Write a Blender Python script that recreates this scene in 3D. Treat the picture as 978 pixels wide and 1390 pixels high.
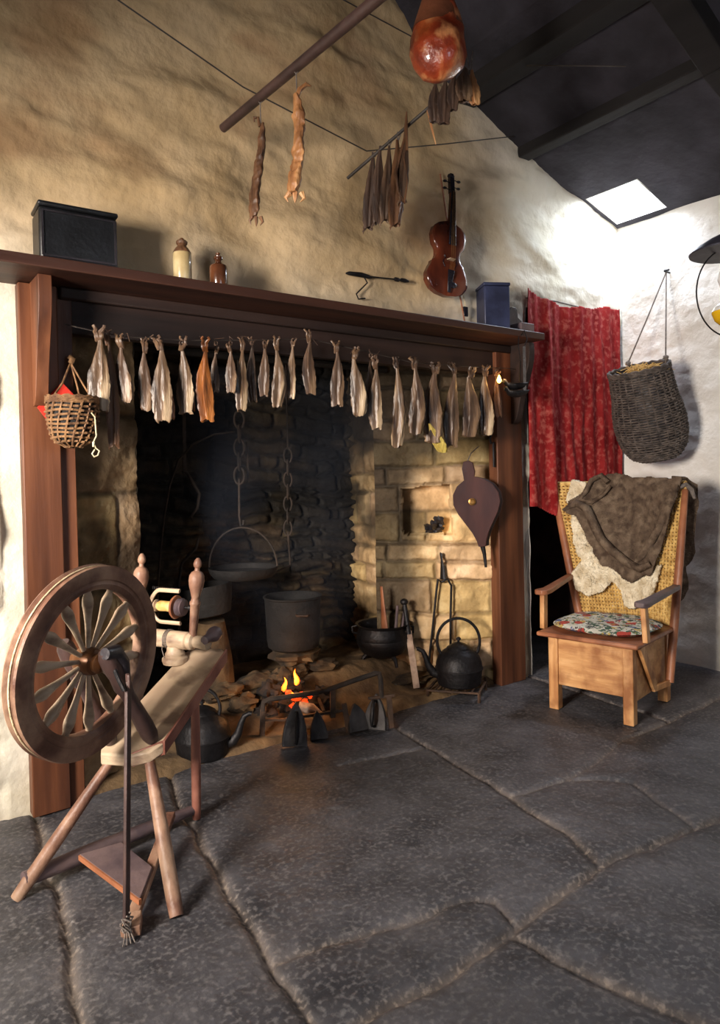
import bpy, bmesh, math, random
import numpy as np
from mathutils import Vector, Matrix, noise
PI = math.pi
scene = bpy.context.scene
for o in list(bpy.data.objects): bpy.data.objects.remove(o)
COL = scene.collection
random.seed(7)

# ---------------------------------------------------------------- camera
F, CX, CY, H = 950.0, 489.0, 660.0, 1.15
YAW, PIT, ROLL = math.radians(54.1), math.radians(-0.9), -0.022
Fv = Vector((math.cos(YAW)*math.cos(PIT), math.sin(YAW)*math.cos(PIT), math.sin(PIT)))
r0 = Vector((math.sin(YAW), -math.cos(YAW), 0)); u0 = r0.cross(Fv)
Rv = r0*math.cos(ROLL) + u0*math.sin(ROLL); Uv = -r0*math.sin(ROLL) + u0*math.cos(ROLL)
CAM = Vector((0, 0, H))
cd = bpy.data.cameras.new('camera'); cam = bpy.data.objects.new('camera', cd); COL.objects.link(cam)
cd.sensor_fit = 'HORIZONTAL'; cd.sensor_width = 36; cd.lens = 36*F/978
cd.shift_y = -(695-CY)/978; cd.clip_start = .05
M = Matrix((Rv, Uv, -Fv)).transposed().to_4x4(); M.translation = CAM
cam.matrix_world = M
scene.camera = cam

# ---------------------------------------------------------------- light
w = bpy.data.worlds.new('world'); scene.world = w; w.use_nodes = True
w.node_tree.nodes['Background'].inputs[0].default_value = (.72, .84, 1, 1)
w.node_tree.nodes['Background'].inputs[1].default_value = 6.0
def area(name, loc, direction, sx, sy, power, col, spread=180):
    l = bpy.data.lights.new(name, 'AREA'); l.shape = 'RECTANGLE'; l.size = sx; l.size_y = sy
    l.energy = power; l.color = col; l.spread = math.radians(spread)
    o = bpy.data.objects.new(name, l); COL.objects.link(o); o.location = loc
    o.rotation_euler = Vector(direction).to_track_quat('-Z', 'Y').to_euler(); return o
area('left_window_daylight', (-1.62, .95, 1.50), (.92, .40, -.17), .7, .8, 55, (1, .88, .76), 80)
area('skylight_daylight', (3.76, 2.41, 2.815), (-.22, -.02, -1), .24, .28, 16, (.76, .85, 1))
area('rear_window_daylight', (1.2, -1.85, 1.5), (.15, 1, -.1), .9, .9, 7, (.78, .84, 1))  # added fill lamp behind the camera, lifts the shadows
scene.view_settings.view_transform = 'Standard'; scene.view_settings.look = 'None'
scene.view_settings.gamma = 1; scene.view_settings.use_curve_mapping = False
scene.view_settings.exposure = 0.0

# ---------------------------------------------------------------- helpers
def ray(px, py): return Fv + Rv*((px-CX)/F) - Uv*((py-CY)/F)
def onp(px, py, P0, N):
    v = ray(px, py); N = Vector(N); return CAM + v*((Vector(P0)-CAM).dot(N)/v.dot(N))
def ony(px, py, Y): return onp(px, py, (0, Y, 0), (0, 1, 0))
def onx(px, py, X): return onp(px, py, (X, 0, 0), (1, 0, 0))
def onz(px, py, Z): return onp(px, py, (0, 0, Z), (0, 0, 1))
def ond(px, py, D): return CAM + ray(px, py)*D
def V(*a): return Vector(a)
def lin(c):
    f = lambda v: v/12.92 if v <= .04045 else ((v+.055)/1.055)**2.4
    return (f(c[0]/255), f(c[1]/255), f(c[2]/255), 1)

class MB:
    def __init__(s): s.v = []; s.f = []
    def add(s, vs, fs):
        b = len(s.v); s.v += [tuple(x) for x in vs]; s.f += [tuple(i+b for i in f) for f in fs]; return s
    def obox(s, c, ax, ay, az, taper=1.0):        # centre + half-vectors
        c, ax, ay, az = map(Vector, (c, ax, ay, az)); vs = []
        for k in (-1, 1):
            t = 1 if k < 0 else taper
            for i, j in ((-1, -1), (1, -1), (1, 1), (-1, 1)): vs.append(c+ax*i*t+ay*j*t+az*k)
        return s.add(vs, [(3, 2, 1, 0), (4, 5, 6, 7), (0, 1, 5, 4), (1, 2, 6, 5), (2, 3, 7, 6), (3, 0, 4, 7)])
    def box(s, a, b):
        a, b = Vector(a), Vector(b); c = (a+b)/2; h = (b-a)/2
        return s.obox(c, (h.x, 0, 0), (0, h.y, 0), (0, 0, h.z))
    def bar(s, p, q, wd, th, side=(0, 0, 1)):     # rectangular bar p->q
        p, q = Vector(p), Vector(q); d = (q-p); n = d.normalized(); sd = Vector(side)
        a = n.cross(sd)
        if a.length < 1e-3: a = n.cross(Vector((1, 0, .1)))
        a.normalize(); b = a.cross(n)
        return s.obox((p+q)/2, a*wd/2, b*th/2, d/2)
    def tube(s, pts, rad, n=10, flat=1.0, closed=False, up=None, caps=True):
        pts = [Vector(p) for p in pts]; m = len(pts)
        if not hasattr(rad, '__len__'): rad = [rad]*m
        rings = []; prev = None
        for i, p in enumerate(pts):
            a = pts[(i-1) % m] if (i > 0 or closed) else p
            b = pts[(i+1) % m] if (i < m-1 or closed) else p
            t = (b-a).normalized()
            if prev is None:
                ref = Vector(up) if up else (Vector((0, 0, 1)) if abs(t.z) < .9 else Vector((1, 0, 0)))
                x = t.cross(ref).normalized()
            else:
                x = prev-t*prev.dot(t)
                x = x.normalized() if x.length > 1e-6 else prev
            prev = x; y = t.cross(x)
            rings.append([p+x*math.cos(2*PI*k/n)*rad[i]+y*math.sin(2*PI*k/n)*rad[i]*flat for k in range(n)])
        fs = []
        for i in range(m if closed else m-1):
            j = (i+1) % m
            for k in range(n): fs.append((i*n+k, i*n+(k+1) % n, j*n+(k+1) % n, j*n+k))
        if not closed and caps: fs += [tuple(range(n-1, -1, -1)), tuple((m-1)*n+k for k in range(n))]
        return s.add([q for r in rings for q in r], fs)
    def lathe(s, O, A, prof, n=28, sx=1, sy=1, X=None):          # prof: (radius, height) along axis A
        O, A = Vector(O), Vector(A).normalized()
        if X is None: X = A.cross(Vector((1, 0, 0)) if abs(A.x) < .9 else Vector((0, 1, 0)))
        X = Vector(X).normalized(); Yv = A.cross(X); vs = []; fs = []
        for r, h in prof:
            for k in range(n):
                a = 2*PI*k/n; vs.append(O+A*h+X*math.cos(a)*r*sx+Yv*math.sin(a)*r*sy)
        for i in range(len(prof)-1):
            for k in range(n): fs.append((i*n+k, i*n+(k+1) % n, (i+1)*n+(k+1) % n, (i+1)*n+k))
        if prof[0][0] > 1e-4: fs.append(tuple(range(n-1, -1, -1)))
        if prof[-1][0] > 1e-4: fs.append(tuple((len(prof)-1)*n+k for k in range(n)))
        return s.add(vs, fs)
    def prism(s, pts, off):                       # planar 3D outline swept by vector off
        pts = [Vector(p) for p in pts]; off = Vector(off); n = len(pts)
        return s.add(pts+[p+off for p in pts], [tuple(range(n-1, -1, -1)), tuple(range(n, 2*n))] + [(i, (i+1) % n, n+(i+1) % n, n+i) for i in range(n)])
    def ball(s, c, rx, ry=None, rz=None, n=14, jit=0, seed=0):
        c = Vector(c); ry = ry or rx; rz = rz or rx; vs = []; fs = []
        for i in range(n+1):
            th = PI*i/n
            for k in range(n*2):
                a = PI*k/n; d = Vector((math.sin(th)*math.cos(a), math.sin(th)*math.sin(a), math.cos(th)))
                q = 1+jit*noise.noise(d*2.2+Vector((seed*3.1, seed, 0))) if jit else 1
                vs.append(c+Vector((d.x*rx, d.y*ry, d.z*rz))*q)
        m = n*2
        for i in range(n):
            for k in range(m): fs.append((i*m+k, (i+1)*m+k, (i+1)*m+(k+1) % m, i*m+(k+1) % m))
        return s.add(vs, fs)
    def rough(s, amp, sc):
        s.v = [tuple(Vector(p)+Vector(noise.noise_vector(Vector(p)*sc))*amp) for p in s.v]; return s

def obj(name, mb, mat, parent=None, bevel=0, smooth=True, label=None, sub=0, solid=0):
    off = Vector(BASE.get(parent.name, (0, 0, 0))) if parent else Vector((0, 0, 0))
    me = bpy.data.meshes.new(name); me.from_pydata([tuple(Vector(p)-off) for p in mb.v], [], mb.f)
    bm = bmesh.new(); bm.from_mesh(me); bmesh.ops.remove_doubles(bm, verts=bm.verts, dist=1e-6)
    bmesh.ops.recalc_face_normals(bm, faces=bm.faces); bm.to_mesh(me); bm.free()
    me.materials.append(mat); o = bpy.data.objects.new(name, me); COL.objects.link(o)
    if parent: o.parent = parent; BASE[o.name] = off
    if label: o['label'] = label
    if solid:
        m = o.modifiers.new('solid', 'SOLIDIFY'); m.thickness = solid; m.offset = 0
    if bevel:
        m = o.modifiers.new('bevel', 'BEVEL'); m.width = bevel; m.segments = 2; m.limit_method = 'ANGLE'; m.angle_limit = math.radians(40)
    if sub:
        m = o.modifiers.new('sub', 'SUBSURF'); m.levels = sub; m.render_levels = sub
    if smooth:
        for p in me.polygons: p.use_smooth = True
        me.set_sharp_from_angle(angle=math.radians(38))
    return o
BASE = {}
def thing(name, label, cat, loc, group=None):
    o = bpy.data.objects.new(name, None); COL.objects.link(o); o.location = loc; o.empty_display_size = .05
    o['label'] = label; o['category'] = cat; BASE[o.name] = tuple(loc)
    if group: o['group'] = group
    return o
def solo(name, mb, mat, label, cat, group=None, **k):
    c = Vector((0, 0, 0)); vs = [Vector(p) for p in mb.v]
    lo = min(p.z for p in vs); c = sum(vs, Vector((0, 0, 0)))/len(vs); c.z = lo
    mb.v = [tuple(p-c) for p in vs]; o = obj(name, mb, mat, **k); o.location = c
    o['label'] = label; o['category'] = cat; BASE[o.name] = tuple(c)
    if group: o['group'] = group
    return o
def struct(o): o['kind'] = 'structure'; return o

# numpy value noise ---------------------------------------------------------
_rng = np.random.RandomState(3); _T = _rng.rand(256, 256)
def vn(x, y, seed=0):
    x = x+seed*17.3; y = y+seed*9.7
    xi = np.floor(x).astype(int); yi = np.floor(y).astype(int); fx = x-xi; fy = y-yi
    fx = fx*fx*(3-2*fx); fy = fy*fy*(3-2*fy)
    g = lambda a, b: _T[a % 256, b % 256]
    return (g(xi, yi)*(1-fx)+g(xi+1, yi)*fx)*(1-fy)+(g(xi, yi+1)*(1-fx)+g(xi+1, yi+1)*fx)*fy - .5
def fbm(x, y, seed=0, o=4):
    t = 0; a = 1
    for i in range(o): t = t+a*vn(x*2**i, y*2**i, seed+i); a *= .5
    return t
def sstep(a, b, x): t = np.clip((x-a)/(b-a), 0, 1); return t*t*(3-2*t)
def relief(name, O, U, W, N, w_, h_, res, hf, mat, mask=None, col=None, parent=None, solid=0):
    """grid O+U*s+W*t displaced by hf(s,t) along N; mask(s,t)->keep; col(s,t)->tint rgb"""
    O, U, W, N = [np.array(Vector(a)) for a in (O, U, W, N)]
    if parent: O = O-np.array(BASE[parent.name])
    ns, nt = max(2, int(w_/res)+1), max(2, int(h_/res)+1)
    s, t = np.meshgrid(np.linspace(0, w_, ns), np.linspace(0, h_, nt), indexing='ij')
    h = hf(s, t)+s*0
    P = O+U*s[..., None]+W*t[..., None]+N*h[..., None]
    idx = np.arange(ns*nt).reshape(ns, nt)
    q = np.stack([idx[:-1, :-1], idx[1:, :-1], idx[1:, 1:], idx[:-1, 1:]], -1).reshape(-1, 4)
    if mask is not None:
        cs = (s[:-1, :-1]+s[1:, 1:])/2; ct = (t[:-1, :-1]+t[1:, 1:])/2
        q = q[mask(cs, ct).reshape(-1)]
    if np.dot(np.cross(U, W), N) < 0: q = q[:, ::-1]
    used = np.unique(q); mp = np.zeros(ns*nt, int); mp[used] = np.arange(len(used)); q = mp[q]
    V_ = P.reshape(-1, 3)[used]
    me = bpy.data.meshes.new(name); me.from_pydata(V_.tolist(), [], q.tolist())
    if col is not None:
        c = np.array(col(s, t)); c = np.stack([c[0]+s*0, c[1]+s*0, c[2]+s*0, s*0+1], -1).reshape(-1, 4)[used]
        at = me.attributes.new('tint', 'FLOAT_COLOR', 'POINT'); at.data.foreach_set('color', c.astype(np.float32).ravel())
    for p in me.polygons: p.use_smooth = True
    me.materials.append(mat); o = bpy.data.objects.new(name, me); COL.objects.link(o)
    if parent: o.parent = parent; BASE[o.name] = BASE[parent.name]
    if solid: m = o.modifiers.new('solid', 'SOLIDIFY'); m.thickness = solid; m.offset = -1
    return o

# ---------------------------------------------------------------- materials
def mat(name, c1, c2=None, scale=8, stretch=(1, 1, 1), rough=.8, metal=0, bump=.3, bs=30, c3=None, lo=.35, hi=.65, spec=.5, emit=None, es=0, coat=0, tint=False, detail=6, bdist=.01, wear=None):
    m = bpy.data.materials.new(name); m.use_nodes = True; nt = m.node_tree; N = nt.nodes; L = nt.links
    b = N['Principled BSDF']; b.inputs['Roughness'].default_value = rough; b.inputs['Metallic'].default_value = metal
    b.inputs['Specular IOR Level'].default_value = spec; b.inputs['Coat Weight'].default_value = coat
    tc = N.new('ShaderNodeTexCoord'); mp = N.new('ShaderNodeMapping'); L.new(tc.outputs['Object'], mp.inputs[0])
    mp.inputs['Scale'].default_value = stretch
    n = N.new('ShaderNodeTexNoise'); n.inputs['Scale'].default_value = scale; n.inputs['Detail'].default_value = detail; L.new(mp.outputs[0], n.inputs[0])
    cr = N.new('ShaderNodeValToRGB'); cr.color_ramp.elements[0].position = lo; cr.color_ramp.elements[1].position = hi
    cr.color_ramp.elements[0].color = lin(c1); cr.color_ramp.elements[1].color = lin(c2 or c1)
    if c3:
        e = cr.color_ramp.elements.new((lo+hi)/2); e.color = lin(c3)
    L.new(n.outputs[0], cr.inputs[0]); out = cr.outputs[0]
    if wear:
        n2 = N.new('ShaderNodeTexNoise'); n2.inputs['Scale'].default_value = wear[1]; L.new(tc.outputs['Object'], n2.inputs[0]); n2.inputs['Detail'].default_value = 8
        r2 = N.new('ShaderNodeValToRGB'); r2.color_ramp.elements[0].position = .5; r2.color_ramp.elements[1].position = .68
        L.new(n2.outputs[0], r2.inputs[0]); mx = N.new('ShaderNodeMixRGB'); L.new(r2.outputs[0], mx.inputs[0]); L.new(out, mx.inputs[1]); mx.inputs[2].default_value = lin(wear[0]); out = mx.outputs[0]
    if tint:
        a = N.new('ShaderNodeAttribute'); a.attribute_name = 'tint'; mx = N.new('ShaderNodeMixRGB'); mx.blend_type = 'MULTIPLY'; mx.inputs[0].default_value = 1
        L.new(out, mx.inputs[1]); L.new(a.outputs['Color'], mx.inputs[2]); out = mx.outputs[0]
    L.new(out, b.inputs['Base Color'])
    if bump:
        n3 = N.new('ShaderNodeTexNoise'); n3.inputs['Scale'].default_value = bs; n3.inputs['Detail'].default_value = 8; L.new(mp.outputs[0], n3.inputs[0])
        bp = N.new('ShaderNodeBump'); bp.inputs['Strength'].default_value = bump; bp.inputs['Distance'].default_value = bdist; L.new(n3.outputs[0], bp.inputs['Height']); L.new(bp.outputs[0], b.inputs['Normal'])
    if emit: b.inputs['Emission Color'].default_value = lin(emit); b.inputs['Emission Strength'].default_value = es
    return m
Mt = {}
Mt['plaster'] = mat('plaster', (216, 208, 186), (240, 236, 222), 3, rough=.95, bump=.4, bs=20, tint=True, bdist=.02)
Mt['plaster_side'] = mat('side_plaster', (212, 208, 202), (236, 233, 228), 3, rough=.95, bump=.6, bs=16, bdist=.02)
Mt['slate'] = mat('slate', (50, 50, 55), (82, 81, 86), 5, rough=.55, bump=.45, bs=38, tint=True, wear=((104, 102, 104), 70), bdist=.010)
Mt['stone'] = mat('stone', (176, 152, 110), (236, 214, 170), 9, rough=.85, bump=.8, bs=30, tint=True, c3=(208, 182, 136), bdist=.015)
Mt['thatch'] = mat('roof_lining', (36, 35, 42), (62, 60, 70), 4, rough=.95, bump=.6, bs=25)
Mt['beam'] = mat('beam', (20, 19, 21), (36, 33, 34), 6, (1, .15, 1), rough=.9, bump=.4, bs=20)
Mt['mantel'] = mat('mantel_wood', (70, 40, 27), (122, 76, 50), 14, (1, 1, .07), rough=.5, bump=.15, bs=40, c3=(96, 57, 37), spec=.4)
Mt['sootwood'] = mat('smoked_wood', (26, 20, 20), (50, 36, 32), 12, (.07, 1, 1), rough=.6, bump=.15, bs=40, spec=.3)  # darker brown wood of frieze, cornice and right bracket
Mt['mantelH'] = mat('mantel_wood_long', (44, 27, 22), (74, 44, 33), 12, (.07, 1, 1), rough=.5, bump=.15, bs=40, spec=.4)
Mt['iron'] = mat('iron', (20, 19, 22), (40, 38, 40), 14, rough=.5, metal=.55, bump=.3, bs=60)
Mt['sootrust'] = mat('sooty_rust', (32, 27, 24), (60, 48, 40), 12, rough=.8, metal=.1, bump=.5, bs=50)
Mt['soot'] = mat('sooty_iron', (14, 13, 14), (32, 29, 28), 10, rough=.8, metal=.1, bump=.5, bs=50)
Mt['ironL'] = mat('worn_iron', (34, 33, 36), (74, 70, 70), 14, rough=.6, metal=.3, bump=.3, bs=60)
Mt['rust'] = mat('rusty_iron', (46, 37, 32), (92, 68, 52), 14, rough=.75, metal=.25, bump=.4, bs=60)
Mt['wheelwood'] = mat('wheel_wood', (92, 62, 50), (150, 114, 94), 10, (1, 1, 1), rough=.48, bump=.25, bs=60, c3=(120, 86, 70), wear=((172, 142, 118), 5), spec=.45)
Mt['palewood'] = mat('pale_worn_wood', (116, 94, 78), (180, 156, 132), 7, (1, 1, 2), rough=.5, bump=.2, bs=50, c3=(186, 164, 138))
Mt['benchedge'] = mat('bench_edge_wood', (112, 66, 54), (156, 104, 88), 9, rough=.5, bump=.2, bs=50)
Mt['darkwood'] = mat('dark_wood', (46, 34, 34), (78, 58, 54), 9, rough=.45, bump=.2, bs=50)
Mt['leather'] = mat('dark_leather', (26, 24, 28), (48, 44, 50), 9, rough=.4, bump=.3, bs=50)
Mt['pine'] = mat('chair_pine', (176, 120, 72), (222, 172, 118), 9, (3, 3, .5), rough=.5, bump=.2, bs=50, c3=(202, 148, 94), wear=((150, 96, 54), 8))
Mt['pineH'] = mat('chair_pine_long', (172, 118, 72), (224, 176, 122), 7, (2, .35, 3), rough=.5, bump=.2, bs=50, c3=(204, 152, 98), wear=((150, 96, 54), 8))
Mt['redpine'] = mat('reddish_chair_wood', (122, 72, 48), (172, 112, 78), 9, rough=.45, bump=.2, bs=50)
Mt['greywood'] = mat('grey_worn_wood', (78, 66, 72), (116, 98, 98), 9, rough=.5, bump=.2, bs=50)
Mt['wickerD'] = mat('dark_wicker', (58, 52, 50), (100, 90, 84), 30, rough=.8, bump=.4, bs=90)
Mt['wickerL'] = mat('brown_wicker', (88, 60, 40), (150, 112, 74), 30, rough=.7, bump=.4, bs=90)
Mt['straw'] = mat('straw', (176, 136, 72), (226, 190, 118), 30, rough=.6, bump=.4, bs=90)
Mt['rope'] = mat('rope', (96, 88, 84), (130, 120, 112), 60, rough=.9, bump=.4, bs=150)
Mt['twine'] = mat('pale_twine', (190, 176, 140), (226, 214, 180), 60, rough=.9, bump=.4, bs=150)
Mt['wire'] = mat('dark_wire', (50, 44, 42), (60, 54, 50), 20, rough=.6, bump=0)
Mt['wool'] = mat('brown_wool', (72, 59, 50), (106, 90, 76), 25, rough=1, bump=.7, bs=130, wear=((120, 104, 88), 22), spec=.1)
Mt['fleece'] = mat('fleece', (206, 188, 156), (246, 234, 208), 20, rough=1, bump=1, bs=70, spec=.1, bdist=.02)
Mt['red'] = mat('red_cloth', (128, 26, 28), (158, 46, 46), 16, (1, 1, .6), rough=.9, bump=.25, bs=70, lo=.38, hi=.66, wear=((172, 88, 80), 34), spec=.15)
Mt['redplain'] = mat('plain_red_cloth', (184, 34, 24), (214, 54, 38), 16, rough=.9, bump=.3, bs=90)
Mt['blackbox'] = mat('black_lacquer', (12, 13, 16), (24, 26, 30), 12, rough=.42, bump=.15, bs=60)
Mt['tin'] = mat('navy_tin', (38, 42, 66), (60, 66, 98), 8, rough=.42, bump=.1, bs=60, metal=.2)
Mt['violin'] = mat('violin_varnish', (58, 24, 18), (116, 56, 34), 9, (1, 1, .4), rough=.22, bump=.05, bs=60, coat=.6)
Mt['ebony'] = mat('ebony', (26, 24, 32), (40, 38, 48), 9, rough=.25, bump=.1, bs=60)
Mt['stoneware'] = mat('stoneware', (178, 156, 112), (214, 198, 156), 12, rough=.25, bump=.1, bs=60, coat=.5)
Mt['brownglaze'] = mat('brown_glaze', (70, 40, 26), (110, 66, 40), 12, rough=.2, bump=.1, bs=60, coat=.6)
Mt['fishS'] = mat('silvery_fish_skin', (48, 34, 25), (206, 182, 148), 22, (1, 1, .14), rough=.36, bump=.7, bs=60, c3=(112, 88, 66), lo=.36, hi=.68, spec=.6)
Mt['fishB'] = mat('brown_fish_skin', (42, 30, 24), (140, 112, 84), 20, (1, 1, .18), rough=.42, bump=.6, bs=60, c3=(92, 70, 54), spec=.6)
Mt['fishO'] = mat('amber_fish_flesh', (70, 38, 20), (184, 118, 58), 20, (1, 1, .25), rough=.4, bump=.6, bs=60, c3=(136, 80, 36))
Mt['fishY'] = mat('yellowish_fish', (150, 128, 60), (208, 186, 96), 20, (1, 1, .3), rough=.4, bump=.6, bs=60)
Mt['driedD'] = mat('dark_dried_fish', (48, 36, 32), (92, 70, 56), 18, (1, 1, .2), rough=.5, bump=.7, bs=50)
Mt['driedT'] = mat('tan_dried_fish', (108, 68, 40), (206, 156, 104), 16, (1, 1, .2), rough=.42, bump=1, bs=50, c3=(166, 116, 74))
Mt['driedM'] = mat('brown_dried_fish', (58, 38, 28), (134, 94, 64), 16, (1, 1, .2), rough=.45, bump=1, bs=50)
Mt['ham'] = mat('ham', (96, 30, 18), (214, 118, 62), 9, rough=.32, bump=.9, bs=12, c3=(158, 62, 32), lo=.3, hi=.72, coat=.6, wear=((206, 140, 90), 16), bdist=.02)
Mt['hamnet'] = mat('ham_skin', (78, 44, 32), (120, 70, 46), 9, rough=.5, bump=.5, bs=30)
Mt['peat'] = mat('peat', (24, 19, 18), (54, 42, 36), 12, rough=.95, bump=1, bs=30)
Mt['ash'] = mat('ashy_wood', (120, 96, 84), (196, 170, 150), 16, rough=.9, bump=.6, bs=40)
Mt['ember'] = mat('ember', (120, 24, 8), (200, 60, 20), 20, bump=.4, emit=(255, 60, 12), es=1.8)
Mt['flame'] = mat('flame', (255, 140, 40), (255, 160, 60), 5, bump=0, emit=(255, 96, 20), es=3.2)
Mt['wick'] = mat('lamp_flame', (255, 200, 90), (255, 200, 90), 5, bump=0, emit=(255, 186, 70), es=22)
Mt['earth'] = mat('hearth_earth', (88, 70, 52), (144, 118, 86), 8, rough=.95, bump=.9, bs=30, tint=True)
Mt['bellowswood'] = mat('bellows_wood', (56, 32, 30), (84, 50, 44), 8, (1, 1, .3), rough=.4, bump=.1, bs=50)
Mt['brass'] = mat('brass', (150, 110, 60), (190, 146, 84), 8, rough=.35, metal=.8, bump=.1)
Mt['copper'] = mat('hub_brass', (70, 44, 28), (120, 78, 46), 8, rough=.3, metal=.4, bump=.1)
Mt['milkglass'] = mat('milk_glass', (226, 228, 232), (244, 244, 246), 5, rough=.15, bump=0, coat=.5)
Mt['yellowglass'] = mat('yellow_glass', (214, 164, 20), (244, 200, 40), 5, rough=.12, bump=0, coat=.6)
Mt['lampshade'] = mat('lamp_shade_enamel', (40, 40, 52), (70, 70, 84), 8, rough=.45, bump=.1)
Mt['paint'] = mat('window_paint', (200, 198, 190), (214, 212, 204), 5, rough=.6, bump=.1)
def floral():
    m = mat('floral_cushion', (196, 192, 176), (222, 218, 204), 14, rough=.85, bump=.3, bs=60); nt = m.node_tree; N = nt.nodes; L = nt.links
    b = N['Principled BSDF']; src = b.inputs['Base Color'].links[0].from_socket; tc = N.new('ShaderNodeTexCoord')
    for sc, thr, c, off in ((26, .36, (86, 108, 74), 0), (20, .33, (58, 84, 66), 9), (17, .30, (90, 98, 140), 3), (12, .30, (176, 62, 48), 5), (22, .27, (200, 170, 90), 7), (30, .30, (70, 60, 60), 12)):
        mp = N.new('ShaderNodeMapping'); mp.inputs['Location'].default_value = (off, off*1.3, 0); L.new(tc.outputs['Object'], mp.inputs[0])
        no = N.new('ShaderNodeTexNoise'); no.inputs['Scale'].default_value = sc*2; L.new(mp.outputs[0], no.inputs[0])
        ma = N.new('ShaderNodeMixRGB'); ma.inputs[0].default_value = .06; L.new(mp.outputs[0], ma.inputs[1]); L.new(no.outputs['Color'], ma.inputs[2])
        v = N.new('ShaderNodeTexVoronoi'); v.inputs['Scale'].default_value = sc; L.new(ma.outputs[0], v.inputs[0])
        lt = N.new('ShaderNodeMath'); lt.operation = 'LESS_THAN'; lt.inputs[1].default_value = thr; L.new(v.outputs['Distance'], lt.inputs[0])
        mx = N.new('ShaderNodeMixRGB'); mx.inputs[2].default_value = lin(c); L.new(lt.outputs[0], mx.inputs[0]); L.new(src, mx.inputs[1]); src = mx.outputs[0]
    L.new(src, b.inputs['Base Color']); return m
Mt['floral'] = floral()
def glassm():
    m = bpy.data.materials.new('glass'); m.use_nodes = True; b = m.node_tree.nodes['Principled BSDF']
    b.inputs['Transmission Weight'].default_value = 1; b.inputs['Roughness'].default_value = .02; b.inputs['IOR'].default_value = 1.1; return m
Mt['glass'] = glassm()
# ================================================================ SETTING
RX = [1.15, 1.9, 2.2, 2.46, 3.03, 3.58, 3.88, 4.1]; RZ = [4.75, 3.82, 3.44, 3.19, 2.93, 2.762, 2.67, 2.60]
def roofz(x): return np.where(x < 1.15, 4.75-(1.15-x)*.75, np.interp(x, RX, RZ))
# back wall (fireplace gable)
X0, X1 = -1.7, 3.95
def hb(s, t):
    x = s+X0
    lump = .04*fbm(x*1.6, t*2.2, 1, 3)+.020*fbm(x*4+t*2, t*10, 4, 3)+.0035*fbm(x*26, t*34, 8, 2)
    ridge = .080*np.maximum(0, fbm(x*1.1+t*1.4, t*3.2-x*.8, 6, 3)+.05)
    flat = 1-.75*((x > .4) & (x < .66) & (t < 1.95))
    return (lump+ridge)*flat
def cb(s, t):
    x = s+X0                                           # smoke staining above the fireplace
    k = sstep(1.65, 2.25, t+.25*fbm(x*1.5, t*1.5, 12, 3))*sstep(-.1, .5, x+.2*t)*(1-sstep(2.35, 3.15, x+.25*fbm(x*2, t*2, 5, 3)))
    d = .25*sstep(.0, .5, fbm(x*2.2, t*4, 9, 4))*k
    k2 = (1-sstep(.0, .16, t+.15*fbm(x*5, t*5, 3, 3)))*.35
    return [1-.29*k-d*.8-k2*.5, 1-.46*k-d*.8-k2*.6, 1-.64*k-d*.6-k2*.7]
def mb_(s, t):
    x = s+X0
    hole = ((x > .56) & (x < 2.90) & (t < 1.80)) | ((x > 3.075) & (x < 3.85) & (t < 2.13))
    return (~hole) & (t < roofz(x)+.12)
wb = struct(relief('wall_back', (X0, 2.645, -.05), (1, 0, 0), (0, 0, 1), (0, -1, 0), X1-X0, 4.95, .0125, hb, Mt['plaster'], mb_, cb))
# right wall
def hr(s, t):
    return .035*fbm(s*1.5, t*2.0, 21, 3)+.012*fbm(s*6+t, t*9, 24, 3)+.022*np.maximum(0, fbm(s*1.2-t, t*3+s*1.3, 26, 3)+.05)
struct(relief('wall_right', (3.92, -2, -.05), (0, 1, 0), (0, 0, 1), (-1, 0, 0), 4.7, 2.77, .016, hr, Mt['plaster_side']))
# left wall with its window, front wall with an added window for the fill
def wallbox(name, boxes):
    b = MB()
    for a, c in boxes: b.box(a, c)
    return struct(obj(name, b, Mt['plaster_side'], smooth=False))
wallbox('wall_left', [((-1.9, -2.1, 0), (-1.7, .5, 2.7)), ((-1.9, 1.4, 0), (-1.7, 2.75, 2.7)), ((-1.9, .5, 0), (-1.7, 1.4, .95)), ((-1.9, .5, 1.95), (-1.7, 1.4, 2.7))])
wallbox('wall_front', [((-1.7, -2.2, 0), (.7, -2, 4.9)), ((1.7, -2.2, 0), (4.0, -2, 4.9)), ((.7, -2.2, 0), (1.7, -2, 1.0)), ((.7, -2.2, 2.0), (1.7, -2, 4.9))])
def window(name, c, U, n):
    c = Vector(c); U = Vector(U); n = Vector(n); b = MB(); Z = V(0, 0, 1)
    for k in (-1, 0, 1):
        b.obox(c+U*.43*k, U*.03, n*.03, Z*.5)
    for k in (-1, 0, 1): b.obox(c+Z*.47*k, U*.46, n*.03, Z*.03)
    f = struct(obj(name, b, Mt['paint'], smooth=False))
    g = MB(); g.obox(c-n*.03, U*.42, n*.003, Z*.46); obj('window_glass', g, Mt['glass'], f)
window('window_2', (-1.80, .95, 1.45), (0, 1, 0), (1, 0, 0)); window('window_3', (1.2, -2.1, 1.5), (1, 0, 0), (0, 1, 0))  # the front one is unseen, added to go with the fill lamp
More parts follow.
